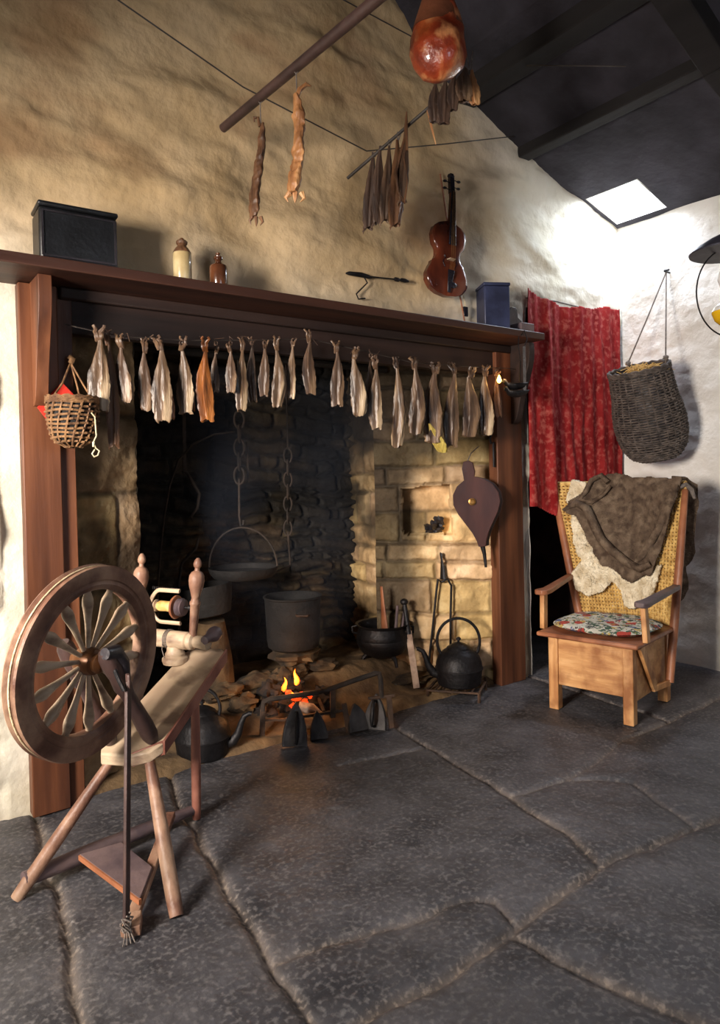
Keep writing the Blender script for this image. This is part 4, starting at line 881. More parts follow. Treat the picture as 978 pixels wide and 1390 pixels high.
m = MB(); boat(m, 700, 519, 17, 8); obj('upper_pan', m, Mt['iron'], cl_, solid=.004)
m = MB(); boat(m, 702, 529, 17, 8); obj('lower_pan', m, Mt['iron'], cl_, solid=.004)
m = MB(); m.bar(cp(713, 533), cp(712, 470), .014, .005); m.bar(cp(706, 518), cp(707, 490), .010, .004); m.tube([cp(712, 472), cp(716, 460), cp(712, 448), cp(708, 455)], .003, 6); m.tube([cp(707, 490), cp(704, 470), cp(705, 445)], .0025, 6); obj('hanger', m, Mt['iron'], cl_)
fl = cp(678, 516)
m = MB(); m.tube([cp(684, 518), cp(680, 518)], .004, 6); wk = obj('wick', m, Mt['soot'], cl_)
m = MB(); m.lathe(fl-V(0, 0, .016), (0, 0, 1), [(0, 0), (.009, .006), (.012, .014), (.009, .026), (.003, .04), (0, .044)], 14); obj('flame', m, Mt['wick'], cl_)
pl = bpy.data.lights.new('crusie_light', 'POINT'); pl.energy = .7; pl.color = (1, .55, .2); pl.shadow_soft_size = .015; po = bpy.data.objects.new('crusie_light', pl); COL.objects.link(po); po.location = fl+V(-.0, -.03, .01)
# hanging oil lamp at the right edge
ol_ = ond(992, 318, 2.55); D = 2.55; lp = lambda x, y: ond(x, y, D)
la = thing('hanging_oil_lamp', 'hanging oil lamp with dark shade, wire hoop and yellow glass reservoir at the right edge', 'lamp', lp(992, 460))
m = MB(); m.lathe(lp(992, 341), (0, 0, 1), [(.136, -.004), (.138, 0), (.11, .022), (.07, .046), (.03, .064), (.022, .07)], 40); obj('shade', m, Mt['lampshade'], la, solid=.002)
m = MB(); m.tube([lp(992+46*math.sin(a)*(1 if math.cos(a) < .9 else 1), 397+60*math.cos(a)) for a in np.linspace(.25, 2*PI-.25, 48)], .0028, 7); obj('wire_hoop', m, Mt['iron'], la)
m = MB(); m.lathe(lp(992, 426), (0, 0, 1), [(.0, -.046), (.03, -.042), (.052, -.022), (.062, .004), (.0615, .010)], 30); obj('lower_reservoir', m, Mt['yellowglass'], la)
m = MB(); m.lathe(lp(992, 426), (0, 0, 1), [(.0615, .0105), (.055, .026), (.036, .040), (.02, .046), (0, .047)], 30); obj('upper_reservoir', m, Mt['milkglass'], la)
m = MB(); m.lathe(lp(992, 405), (0, 0, 1), [(.0, -.012), (.024, -.01), (.028, .004), (.02, .012), (.022, .02), (0, .022)], 24); obj('burner', m, Mt['brass'], la)
m = MB(); m.lathe(lp(992, 398), (0, 0, 1), [(.022, 0), (.034, .03), (.042, .052), (.038, .08), (.026, .115), (.022, .15), (.022, .18)], 30); obj('chimney', m, Mt['milkglass'], la)
m = MB(); m.lathe(lp(992, 450), (0, 0, 1), [(0, -.016), (.018, -.008), (.024, .006), (.014, .016), (0, .017)], 20); m.tube([lp(992, 455), lp(992, 466)], .004, 6); obj('base_cup', m, Mt['iron'], la)
m = MB(); tp_ = lp(992, 337); m.tube([lp(992, 320), V(tp_.x, tp_.y, float(roofz(tp_.x))+.02)], .003, 6); obj('suspension_rod', m, Mt['iron'], la)

# ================================================================ ARMCHAIR
ch = thing('box_armchair', 'wooden box-seated armchair with a high woven straw back beside the fireplace', 'chair', (2.95, 2.05, 0))
FLp, FRp, BRp = onz(746, 962, 0), onz(861, 988, 0), onz(897, 950, 0)
cu_ = (FRp-FLp); CW = cu_.length; cu_ = cu_.normalized(); cv_ = V(-cu_.y, cu_.x, 0); cv_ = cv_ if cv_.x > 0 else -cv_; CD = (BRp-FRp).dot(cv_)+.02
def K(a, b, z): return FLp+cu_*a+cv_*b+V(0, 0, z)      # a: left->right of the chair front, b: towards its back
ZSt = .355; lw = .048
def kbox(m, a0, a1, b0, b1, z0, z1): return m.obox(K((a0+a1)/2, (b0+b1)/2, (z0+z1)/2), cu_*(a1-a0)/2, cv_*(b1-b0)/2, V(0, 0, (z1-z0)/2))
for a, b in ((0, 0), (CW-lw, 0), (0, CD-lw), (CW-lw, CD-lw)):
    m = MB(); kbox(m, a, a+lw, b, b+lw, .003, ZSt); obj('leg', m, Mt['pine'], ch, bevel=.004)
m = MB(); kbox(m, lw, CW-lw, .008, .028, .125, ZSt); obj('front_panel', m, Mt['pineH'], ch, bevel=.003)
m = MB(); kbox(m, CW-.028, CW-.008, lw, CD-lw, .10, ZSt); obj('side_panel', m, Mt['pineH'], ch, bevel=.003)
m = MB(); kbox(m, .008, .028, lw, CD-lw, .10, ZSt); obj('side_panel', m, Mt['pineH'], ch, bevel=.003)
m = MB(); kbox(m, lw, CW-lw, CD-.028, CD-.008, .10, ZSt); obj('rear_panel', m, Mt['pineH'], ch, bevel=.003)
m = MB(); kbox(m, -.045, CW+.035, -.035, CD+.01, ZSt, ZSt+.022); obj('seat_board', m, Mt['redpine'], ch, bevel=.008)
# flared back posts
tL = onp(750, 652, K(0, CD+.14, 0), cv_); tR = onp(931, 664, K(0, CD+.14, 0), cv_)
bL = K(-.035, CD-.03, .30); bR = K(CW+.028, CD-.10, .12)
def post(a, b, rb=.019, rt=.016, mt='redpine'):
    m = MB(); m.tube([a, a.lerp(b, .25), a.lerp(b, .6), b-(b-a)*.01, b], [rb, rb*1.05, rb, rt, rt*.6], 12, .8); obj('back_post', m, Mt[mt], ch)
post(bL, tL, .022, .018); post(bR, tR, .021, .016)
# arm rests with their front supports
def postat(a, b, z): t = (z-a.z)/(b.z-a.z); return a.lerp(b, t)
ZA = .555
for sd, a, b, tt, mt in ((-1, bL, tL, -.050, 'redpine'), (1, bR, tR, CW+.03, 'greywood')):
    pb = postat(a, b, ZA+.01 if sd < 0 else ZA); pf = K(tt, .05, ZA-.01 if sd < 0 else ZA-.02); d = (pb-pf)
    m = MB(); sidev = cu_
    pts = [pf+sidev*x-cv_*y for x, y in ((-.018, .04), (-.030, .025), (-.033, 0), (-.026, -.05))]+[pb-sidev*.018, pb+sidev*.018]+[pf+sidev*x-cv_*y for x, y in ((.026, -.05), (.033, 0), (.030, .025), (.018, .04))]
    m.prism(pts, (0, 0, .024)); obj('armrest', m, Mt[mt], ch, bevel=.005)
    m = MB(); m.bar(K(tt+(.012 if sd > 0 else .0), .055, ZSt+.02), pf+cv_*.01, .040, .024, cu_); obj('arm_support', m, Mt['pine'], ch, bevel=.004)
m = MB(); m.bar(K(CW+.012, .06, ZSt), K(CW+.006, .24, .13), .045, .018, cu_); m.bar(bR-V(0, 0, 0), K(CW+.004, .23, .12), .03, .018, cu_); obj('side_brace', m, Mt['pine'], ch, bevel=.003)
# woven back: surface between the posts
Bb, Bt = .385, 1.07
def backpt(u, z, off=0):
    a = postat(bL, tL, z); b = postat(bR, tR, z); bulge = cv_*(.07*math.sin(PI*u)); f = -cv_*off
    return a.lerp(b, u)+bulge+f
m = MB(); NU, NZ = 34, 38; rad = .0064
for i in range(NU+1):
    u = i/NU; m.tube([backpt(u, Bb+(Bt-Bb)*j/NZ, .0045*(1 if (i+j) % 2 else -1)) for j in range(NZ+1)], rad, 5)
for j in range(NZ+1):
    z = Bb+(Bt-Bb)*j/NZ; m.tube([backpt(i/NU, z, .0045*(-1 if (i+j) % 2 else 1)) for i in range(NU+1)], rad*1.1, 5)
wbk = obj('woven_back', m, Mt['straw'], ch)
m = MB(); m.tube([backpt(u/20, Bt+.008, 0) for u in range(21)], .010, 8); m.tube([backpt(u/20, Bb-.004, 0) for u in range(21)], .009, 8); obj('back_binding', m, Mt['straw'], ch)
# patchwork cushion
m = MB(); vs = []; n, rr = 40, 12
cc2 = K(CW/2-.005, CD*.47, ZSt+.024)
for lay in (0, 1):
    for i in range(rr+1):
        q = i/rr
        for k in range(n):
            a = 2*PI*k/n; c_, s_ = math.cos(a), math.sin(a); e = (abs(c_)**4+abs(s_)**4)**-.25*.5+.5*1
            x = c_*e*q*(CW/2+.035); y = s_*e*q*(CD/2-.005)
            h = .020*(1-q**4)**.5 if lay == 0 else -.020*(1-q**4)**.5
            h += .007*noise.noise(V(x*14, y*14, 2)) if lay == 0 else 0
            vs.append(cc2+cu_*x+cv_*y+V(0, 0, .022+h))
N1 = (rr+1)*n; fs2 = []
for L0 in (0, N1):
    for i in range(rr):
        for k in range(n): fs2.append((L0+i*n+k, L0+i*n+(k+1) % n, L0+(i+1)*n+(k+1) % n, L0+(i+1)*n+k))
m.add(vs, fs2); solo('seat_cushion', m, Mt['floral'], 'flat floral patchwork cushion on the seat of the box armchair', 'cushion')
# fleece and sweater over the back: sheets over the woven back
def uz_of(px, py):
    p = onp(px, py, backpt(.5, .75)-cv_*.03, cv_); z = p.z; a = postat(bL, tL, z); b = postat(bR, tR, z); return (p-a).dot((b-a))/(b-a).length_squared, z
def inpoly(poly, x, y):
    inside = np.zeros(x.shape, bool); n = len(poly)
    for i in range(n):
        (x0, y0), (x1, y1) = poly[i], poly[(i+1) % n]
        c = ((y0 > y) != (y1 > y)) & (x < (x1-x0)*(y-y0)/((y1-y0) if y1 != y0 else 1e-9)+x0); inside ^= c
    return inside
def sheet(name, outline, off, hf, mt, parent=None, res=(150, 130), th=.006, back=False):
    poly = [uz_of(*p) for p in outline]; us_ = [p[0] for p in poly]; zs_ = [p[1] for p in poly]
    U = np.linspace(min(us_), max(us_), res[0]); Z = np.linspace(min(zs_), max(zs_), res[1])
    uu, zz = np.meshgrid(U, Z, indexing='ij'); wob = .012*fbm(uu*14, zz*20, 151, 3); ins = inpoly(poly, uu+wob, zz+wob)
    h = hf(uu, zz); idx = -np.ones(uu.shape, int); m = MB(); vs = []
    for i in range(res[0]-1):
        for j in range(res[1]-1):
            if ins[i, j] and ins[i+1, j] and ins[i, j+1] and ins[i+1, j+1]:
                f = []
                for a, b in ((i, j), (i+1, j), (i+1, j+1), (i, j+1)):
                    if idx[a, b] < 0:
                        idx[a, b] = len(vs); vs.append(backpt(float(uu[a, b]), float(zz[a, b]), float(off+h[a, b])))
                    f.append(idx[a, b])
                m.f.append(tuple(f))
    m.v = [tuple(v) for v in vs]; return m
fle = [(772, 650), (792, 655), (800, 690), (800, 730), (830, 760), (870, 770), (905, 765), (900, 795), (893, 812), (872, 823), (858, 820), (850, 800), (838, 788), (830, 800), (812, 806), (795, 797), (788, 775), (796, 760), (785, 735), (778, 700), (768, 680)]
m = sheet('fleece', fle, .022, lambda u, z: .020*fbm(u*9, z*13, 161, 4)+.012*fbm(u*30, z*40, 163, 3)+.018, Mt['fleece'])
o = solo('sheepskin', m, Mt['fleece'], 'pale sheepskin hanging in tufts on the chair back below the brown sweater', 'sheepskin', solid=.014)
swt = [(800, 646), (830, 642), (868, 648), (905, 648), (926, 648), (923, 672), (916, 700), (908, 730), (899, 762), (894, 778), (886, 778), (868, 790), (852, 782), (838, 770), (822, 768), (812, 752), (800, 728), (793, 712), (784, 700), (772, 696), (775, 680), (790, 668), (798, 656)]
def swf(u, z): return .045+.012*np.sin(u*9+z*13)+.010*fbm(u*7, z*9, 171, 4)+.016*np.maximum(0, np.sin((u*1.2+z*1.0)*16))*sstep(.5, .75, u)+.03*sstep(.6, .68, z)*0
m = sheet('sweater', swt, .012, swf, Mt['wool'])
sw_ = solo('brown_sweater', m, Mt['wool'], 'worn brown woollen sweater draped over the back of the box armchair', 'sweater', solid=.012)
def bp(px, py, off): u, z = uz_of(px, py); return backpt(u, z, off)
m = MB(); m.tube([bp(x, y, o_) for x, y, o_ in ((770, 692, .06), (786, 683, .075), (800, 690, .085), (812, 712, .09), (824, 732, .092), (842, 748, .092), (862, 762, .09), (878, 770, .085), (893, 762, .075))], [.012, .030, .034, .034, .032, .031, .028, .025, .02], 16, .75); m.rough(.007, 18)
obj('sleeve', m, Mt['wool'], sw_)
m = MB(); m.tube([bp(x, y, .07) for x, y in ((822, 655), (812, 646), (800, 652), (795, 666), (790, 678), (804, 682), (818, 672), (826, 660))], [.016, .020, .018, .017, .016, .014, .014, .012], 12, .8); m.rough(.006, 22); obj('rolled_collar', m, Mt['wool'], sw_)
m = MB(); m.tube([bp(x, y, .07) for x, y in ((918, 658), (910, 690), (900, 715), (890, 735), (878, 752), (868, 764))], [.018, .028, .024, .020, .018, .010], 12, .7); m.rough(.008, 20); obj('sleeve', m, Mt['wool'], sw_)
# the sweater's far side falling behind the right post
P = lambda x, y, k=0: ond(x, y, (tR-CAM).dot(Fv)+.06+k)
sl = [(918, 648), (935, 646), (947, 658), (950, 690), (944, 715), (945, 750), (934, 768), (937, 800), (925, 818), (905, 822), (900, 790), (908, 740), (915, 700)]
m = MB(); vs = [P(x, y) for x, y in sl]; m.prism(vs, Fv*.05); 
bmm = bmesh.new(); me_ = bpy.data.meshes.new('t'); me_.from_pydata([tuple(v) for v in m.v], [], m.f); bmm.from_mesh(me_); bmesh.ops.triangulate(bmm, faces=bmm.faces); bmesh.ops.subdivide_edges(bmm, edges=bmm.edges, cuts=3, use_grid_fill=True)
m = MB(); m.v = [tuple(v.co) for v in bmm.verts]; m.f = [tuple(v.index for v in f.verts) for f in bmm.faces]; m.rough(.014, 14); obj('back_panel', m, Mt['wool'], sw_); bmm.free()
m = MB(); m.tube([tR+Rv*-.03+V(0, 0, .008), tR+V(0, 0, .022), tR+Rv*.03+V(0, 0, .0), tR+Rv*.045-V(0, 0, .05)], [.014, .018, .016, .010], 10, .7); m.rough(.005, 30); obj('pale_hem', m, Mt['rope'], sw_)
# ================================================================ HEARTH THINGS
def hz(x, y, r=0.0):                          # hearth surface height
    s, t = np.array([[x-.55]]), np.array([[y-2.60]])
    return float(hh_(s, t)[0, 0]) if y > 2.61 and .56 < x < 2.9 else 0.0
# fire grate: a bent iron frame standing before the fire
G0, G1 = V(1.425, 2.725, 0), V(1.955, 2.475, 0); gd = (G1-G0).normalized(); gn = V(gd.y, -gd.x, 0)
gp = lambda x, y, k=0: onp(x, y, G0-gn*k, gn)
gr = thing('fire_grate', 'bent black iron bar grate standing in front of the burning peats', 'grate', (G0+G1)/2)
gl, gl2, gm, gm2, grr, grr2 = gp(357, 952), gp(356, 1004), gp(452, 936), gp(452, 974), gp(517, 944), gp(531, 987)
for p in (gl2, grr2): p.z = .006
m = MB(); P = [gp(x, y) for x, y in ((357, 965), (358, 953), (366, 949), (396, 945), (430, 940), (452, 934), (480, 924), (510, 914), (515, 914), (517, 922), (518, 946))]
m.tube(P, .0115, 8); obj('top_bar', m, Mt['sootrust'], gr)
m = MB(); m.bar(gp(354, 977), gp(388, 977), .016, .010); m.bar(gp(388, 976), gp(466, 964), .016, .012); m.bar(gp(500, 948), gp(536, 944), .012, .012); obj('lower_bar', m, Mt['rust'], gr, bevel=.002)
for a, b2 in (((357, 962), (356, 1005)), ((452, 936), (452, 974)), ((467, 955), (474, 996)), ((528, 944), (532, 988))):
    pa, pb = gp(*a), gp(*b2)
    if b2[1] > 980: pb.z = .004
    m = MB(); m.bar(pa, pb, .024, .014, gn); obj('leg', m, Mt['rust'], gr, bevel=.002)
m = MB()
for x in (360, 400, 440): a = gp(x, 966); b2 = a-gn*.20; m.bar(a, b2, .012, .010)
m.bar(gp(358, 966, .20), gp(450, 962, .20), .012, .012); obj('fire_basket_bars', m, Mt['rust'], gr)
# flat irons stood on their heels against the grate
def iron(name, bx_, by_, tx, ty, wpx, lab, yaw, hand=True):
    base = onz(bx_, by_, .0); D = (base-CAM).dot(Fv); top = ond(tx, ty, D+.05); L = (top-base).length; wd = wpx/950*D
    t = thing(name, lab, 'flat iron', base, 'flat irons leaning on the grate')
    ax = (top-base).normalized(); sx = (Rv*math.cos(yaw)+Fv*math.sin(yaw)); sx = (sx-ax*sx.dot(ax)).normalized(); nn_ = sx.cross(ax).normalized()
    if nn_.dot(Fv) > 0: nn_ = -nn_
    ol = []
    for i in range(11): q = i/10; ol.append((wd/2*(1-q**2.4), L*q))
    pts = [base+sx*a+ax*b for a, b in ol]+[base-sx*a+ax*b for a, b in reversed(ol[:-1])]
    lo = min(p.z for p in pts); pts = [p+V(0, 0, .003-lo) for p in pts]
    m = MB(); m.prism([p-nn_*.012 for p in pts], nn_*.028); obj('sole', m, Mt['ironL'], t, bevel=.003)
    if hand:
        c0, c1 = base+ax*L*.12+nn_*.016, base+ax*L*.80+nn_*.016
        m = MB(); m.tube([c0, c0+nn_*.035, c0.lerp(c1, .25)+nn_*.046, c0.lerp(c1, .75)+nn_*.046, c1+nn_*.034, c1], [.006, .006, .010, .010, .006, .006], 9); obj('handle', m, Mt['iron'], t)
iron('flat_iron', 400, 1016, 402, 955, 34, 'largest black flat iron standing upright in front of the left of the fire', .25)
iron('flat_iron', 434, 1006, 430, 966, 24, 'small grey-black flat iron between the two upright grate legs', .1, False)
iron('flat_iron', 489, 994, 480, 956, 32, 'tilted flat iron behind the middle leg of the grate', .5, False)
iron('flat_iron', 509, 992, 512, 942, 32, 'tall black flat iron at the right end of the grate', -.3)
# burning peats, log, embers and flames
pe = [(1.50, 2.86, .085, 0), (1.62, 2.84, .08, 1), (1.74, 2.80, .08, 2), (1.58, 2.95, .09, 3), (1.70, 2.93, .09, 4), (1.82, 2.88, .085, 5), (1.66, 2.88, .16, 6), (1.55, 2.90, .15, 7)]
plab = ['leftmost black peat lying low in the fire', 'front middle black peat in the fire', 'front right black peat in the fire', 'rear left black peat against the hearth bank', 'rear middle black peat behind the flames', 'rightmost black peat in the fire', 'upper right black peat on top of the fire pile', 'upper left black peat on top of the fire pile']
for (x, y, z, s_), lb in zip(pe, plab):
    m = MB(); m.ball((0, 0, 0), .062, .048, .036, 10, .9, s_+2); a = s_*1.1; m.v = [(p[0]*math.cos(a)-p[1]*math.sin(a)+x, p[0]*math.sin(a)+p[1]*math.cos(a)+y, p[2]+z) for p in m.v]
    solo('peat', m, Mt['peat'], lb, 'fuel', 'peats on the fire')
lg = gp(412, 962, .05)
m = MB(); m.tube([gp(406, 958, .06), gp(422, 962, .045), gp(436, 974, .03)], [.020, .026, .018], 10); m.rough(.008, 30); solo('burnt_log', m, Mt['ash'], 'pale charred piece of wood in the front of the fire', 'log')
m = MB(); rg = random.Random(2)
for x, y, r in ((402, 948, .018), (410, 943, .016), (398, 958, .015), (414, 952, .014), (392, 940, .014), (421, 946, .010), (405, 966, .012)):
    m.ball(gp(x, y, .07), r, r*.8, r*.7, 7, .8, rg.random()*9)
e_ = solo('embers', m, Mt['ember'], 'glowing red embers in the middle of the peat fire', 'embers'); e_['kind'] = 'stuff'
for x, y, h, r, lb in ((387, 938, .062, .012, 'left orange flame on the peat fire'), (402, 930, .075, .013, 'taller right orange flame on the peat fire'), (396, 946, .03, .010, 'small orange flame low between the two others')):
    b0_ = gp(x, y, .09); m = MB(); P = [b0_+V(.006*math.sin(t*6+x), 0, h*t) for t in [i/8 for i in range(9)]]
    m.tube(P, [r*q for q in (.4, .9, 1, .85, .7, .52, .35, .2, .03)], 9); solo('flame', m, Mt['flame'], lb, 'flame', 'flames')
fp = gp(398, 938, .07); pl = bpy.data.lights.new('fire_light', 'POINT'); pl.energy = 2.2; pl.color = (1, .45, .14); pl.shadow_soft_size = .04; po = bpy.data.objects.new('fire_light', pl); COL.objects.link(po); po.location = fp+V(0, 0, .06)
# low stones of the hearth bank
def stone(px, py, Yd, rx, ry, rz, seed, lab):
    c = ony(px, py, Yd); c.z = hz(c.x, c.y)+rz*.72
    m = MB(); m.ball(c, rx, ry, rz, 12, .5, seed); m.v = [tuple(Vector(p)+Vector(noise.noise_vector(Vector(p)*22))*.006) for p in m.v]
    solo('hearth_stone', m, Mt['stonesoot'], lab, 'stone', 'loose stones of the hearth bank')
Mt['stonesoot'] = mat('sooty_stone', (48, 38, 28), (124, 98, 66), 7, rough=.95, bump=.8, bs=30, lo=.4, hi=.7)
for px, py, Yd, rx, ry, rz, lab in ((350, 905, 3.02, .12, .07, .04, 'long flat stone on the hearth left of the big pot'), (398, 892, 3.02, .07, .06, .035, 'dark stone directly under the big pot'), (440, 905, 3.00, .08, .06, .03, 'low stone right of the big pot'),
                                    (300, 925, 2.95, .10, .07, .035, 'brown stone on the hearth behind the spinning wheel bench'), (330, 940, 2.88, .07, .05, .04, 'small stone left of the fire'), (560, 925, 2.88, .15, .06, .025, 'wide flat stone below the three-legged pot'), (385, 915, 2.96, .06, .05, .045, 'sooty stone just behind the flames')):
    stone(px, py, Yd, rx, ry, rz, px, lab)
# three-legged pot
def pot3(px, py_b, Yd, R, Hh, lab):
    c = ony(px, py_b, Yd); g = hz(c.x, c.y); t = thing('three_legged_pot', lab, 'pot', (c.x, c.y, g)); c.z = g+.03
    m = MB(); m.lathe(c, (0, 0, 1), [(0, 0), (R*.45, .004), (R*.78, .03), (R*.97, .075), (R, .10), (R*.985, .105), (R, .11), (R*.97, Hh*.72), (R*.90, Hh*.84), (R*.90, Hh*.9), (R*1.0, Hh*.97), (R*1.02, Hh), (R*.92, Hh-.004), (R*.82, Hh*.8), (R*.85, .09), (R*.4, .012), (0, .012)], 44)
    obj('pot_body', m, Mt['iron'], t)
    for k in range(3):
        a = k*2*PI/3+.5; d = V(math.cos(a), math.sin(a), 0); m = MB(); q = c+d*R*.6; m.tube([q+V(0, 0, .02), q+d*.02-V(0, 0, .0), q+d*.03-V(0, 0, .034)], [.014, .011, .008], 8); obj('leg', m, Mt['iron'], t)
    for sg in (-1, 1):
        q = c+Rv*sg*R*.93; m = MB(); m.tube([q+V(0, 0, Hh*.92), q+Rv*sg*.03+V(0, 0, Hh*.88), q+Rv*sg*.028+V(0, 0, Hh*.72), q+Rv*sg*.002+V(0, 0, Hh*.68)], .006, 8); obj('ear', m, Mt['iron'], t)
    return c, t
pc3, t3 = pot3(521, 900, 2.98, .145, .185, 'round black three-legged iron pot on the right of the hearth')
D = (pc3-CAM).dot(Fv)
m = MB(); a, b2 = ond(518, 796, D-.03), ond(524, 870, D-.02); m.tube([a, a.lerp(b2, .3), a.lerp(b2, .7), b2], [.010, .014, .026, .030], 12, .4); solo('wooden_paddle', m, Mt['redpine'], 'reddish wooden stirring paddle standing in the three-legged pot', 'paddle')
m = MB(); a, b2 = ond(540, 822, D-.0), ond(536, 875, D+.01); m.tube([a, b2], [.008, .009], 8); solo('wooden_stick', m, Mt['greywood'], 'thicker short grey stick at the right side of the three-legged pot', 'stick')
m = MB(); m.tube([ond(549, 830, D+.03), ond(544, 874, D+.03)], [.006, .008], 8); solo('wooden_stick', m, Mt['greywood'], 'thinner grey stick furthest right in the three-legged pot', 'stick')
# big pot over the fire
c = ony(399, 878, 3.05); c.z = ony(399, 880, 3.05).z; R = 38/950*(c-CAM).dot(Fv); Hh = 72/950*(c-CAM).dot(Fv)
bp_ = thing('cooking_pot', 'big straight-sided sooty cooking pot on the stones behind the fire', 'pot', c)
m = MB(); m.lathe(c, (0, 0, 1), [(0, 0), (R*.75, .002), (R*.9, .015), (R*.94, .05), (R*1.0, Hh-.012), (R*1.05, Hh-.006), (R*1.05, Hh), (R*.97, Hh), (R*.93, Hh-.02), (R*.86, .03), (0, .02)], 40); obj('pot_body', m, Mt['soot'], bp_)
m = MB(); q = c-Fv*R*.95+Rv*.06+V(0, 0, Hh*.72); m.tube([q-Rv*.03, q-Rv*.025-Fv*.02, q+Rv*.025-Fv*.02, q+Rv*.03], .006, 8); obj('side_handle', m, Mt['rust'], bp_)
m = MB(); m.ball(c-V(0, 0, .035), .12, .10, .05, 10, .5, 3); solo('hearth_stone', m, Mt['stonesoot'], 'black stone the big cooking pot sits on', 'stone', 'loose stones of the hearth bank')
# chains
def chain(name, px, y0, y1, Yd, lab, n, hook=True, big=1.0):
    a, b2 = ony(px[0], y0, Yd), ony(px[1], y1, Yd); a.z = 2.08
    t = thing(name, lab, 'chain', b2); aa = ony(px[0], y0, Yd); L = (aa-b2).length; step = L/n
    m = MB(); m.tube([a, aa], .005, 6); obj('hanging_rod', m, Mt['sootrust'], t)
    for k in range(n):
        c = aa.lerp(b2, (k+.5)/n); X = Rv if k % 2 == 0 else Fv; r = step*.62
        m = MB(); m.tube([c+X*.020*big*math.cos(q)*(1 if True else 1)+V(0, 0, r*math.sin(q)) for q in np.linspace(0, 2*PI, 15)[:-1]], .0048*big, 7, closed=True); obj('link', m, Mt['sootrust'], t)
    return b2, t
e1, t1 = chain('pot_chain', (325, 325), 560, 655, 3.05, 'left sooty chain with the wide pan hanging below it', 5, big=1.2)
m = MB(); m.tube([e1+V(0, 0, .02), ony(325, 700, 3.05), ony(327, 714, 3.05), ony(330, 712, 3.05), ony(331, 706, 3.05)], .0055, 7); obj('hook', m, Mt['sootrust'], t1)
m = MB(); m.bar(ony(335, 600, 3.06), ony(337, 655, 3.06), .014, .006); obj('ratchet_plate', m, Mt['sootrust'], t1)
e2, t2 = chain('pot_chain', (391, 391), 610, 725, 3.08, 'right sooty chain of round links above the big pot', 7, big=1.0)
m = MB(); m.tube([e2+V(0, 0, .015), ony(394, 760, 3.08), ony(394, 768, 3.06), ony(376, 776, 2.98), ony(366, 778, 2.96)], .0055, 7); obj('hook', m, Mt['sootrust'], t2)
m = MB(); m.tube([(.9, 3.05, 1.73), (2.4, 3.05, 1.73)], .018, 8); m.rough(.004, 9); solo('chimney_bar', m, Mt['soot'], 'dark iron bar across the flue that the chains hang from', 'bar')
# wide pan with a bail
def pan(px, py, Yd, rpx, hpx, lab, bail=None, tilt=0):
    c = ony(px, py, Yd); D = (c-CAM).dot(Fv); R = rpx/950*D; Hh = hpx/950*D
    t = thing('iron_pan', lab, 'pan', c); A = (V(0, 0, 1)+Rv*tilt).normalized()
    m = MB(); m.lathe(c, A, [(0, 0), (R*.6, .002), (R*.85, .012), (R*.96, Hh*.6), (R, Hh), (R*.98, Hh+.003), (R*.95, Hh), (R*.90, Hh*.6), (R*.6, .012), (0, .010)], 44); obj('pan_body', m, Mt['soot'], t)
    if bail:
        top = ony(px, bail, Yd); h = (top.z-c.z-Hh); m = MB()
        m.tube([c+A*Hh+Rv*R*.98*math.cos(a)+V(0, 0, h*math.sin(a)) for a in np.linspace(0, PI, 30)], .0048, 7); obj('bail_handle', m, Mt['sootrust'], t)
    return c, t
pan(331, 786, 3.05, 47, 16, 'wide shallow iron pan hanging from the left chain by a hoop handle', 716)
pan(282, 836, 3.10, 38, 42, 'deep dark pan at the back of the hearth, lowest on the left', None, -.12)
m = MB(); c = ony(282, 842, 3.1); g = hz(c.x, c.y); m.lathe((c.x, c.y, g-.01), (0, 0, 1), [(.12, 0), (.11, (c.z-g)*.5), (.08, c.z-g+.008)], 16); m.rough(.015, 12); solo('hearth_stone', m, Mt['stonesoot'], 'black stone pile under the deep dark pan', 'stone', 'loose stones of the hearth bank')
# bent irons on the left of the recess
Yi = 3.12; P = lambda x, y: ony(x, y, Yi)
m = MB(); m.tube([P(214, 800), P(218, 745), P(223, 700), P(230, 660), (P(242, 625)), P(262, 603), P(290, 590), P(318, 586)], .008, 8, .6); m.tube([P(214, 800), P(213, 870)], .008, 8); solo('bent_iron_hoop', m, Mt['sootrust'], 'long curved iron hoop leaning at the back left of the hearth', 'iron hoop')
m = MB(); p = P(251, 645); a = P(251, 575); m.bar((a.x, a.y, 1.73), p, .016, .006, (0, 1, 0)); m.tube([P(248, 640), P(254, 642), P(262, 655), P(271, 670), P(268, 690), P(259, 702), P(262, 708)], [.008, .010, .011, .010, .009, .008, .004], 9, .7); solo('pot_hook', m, Mt['sootrust'], 'crooked pot hook hanging at the back left of the hearth', 'hook')
m = MB(); m.tube([P(270, 730), P(266, 745), P(258, 752), P(247, 765), P(243, 790), P(243, 830)], [.009, .010, .010, .009, .010, .010], 9, .7); m.tube([P(243, 830), P(244, 880)], .009, 8); solo('bent_iron_bar', m, Mt['sootrust'], 'thick bent iron handle rising behind the flyer of the spinning wheel', 'iron handle')
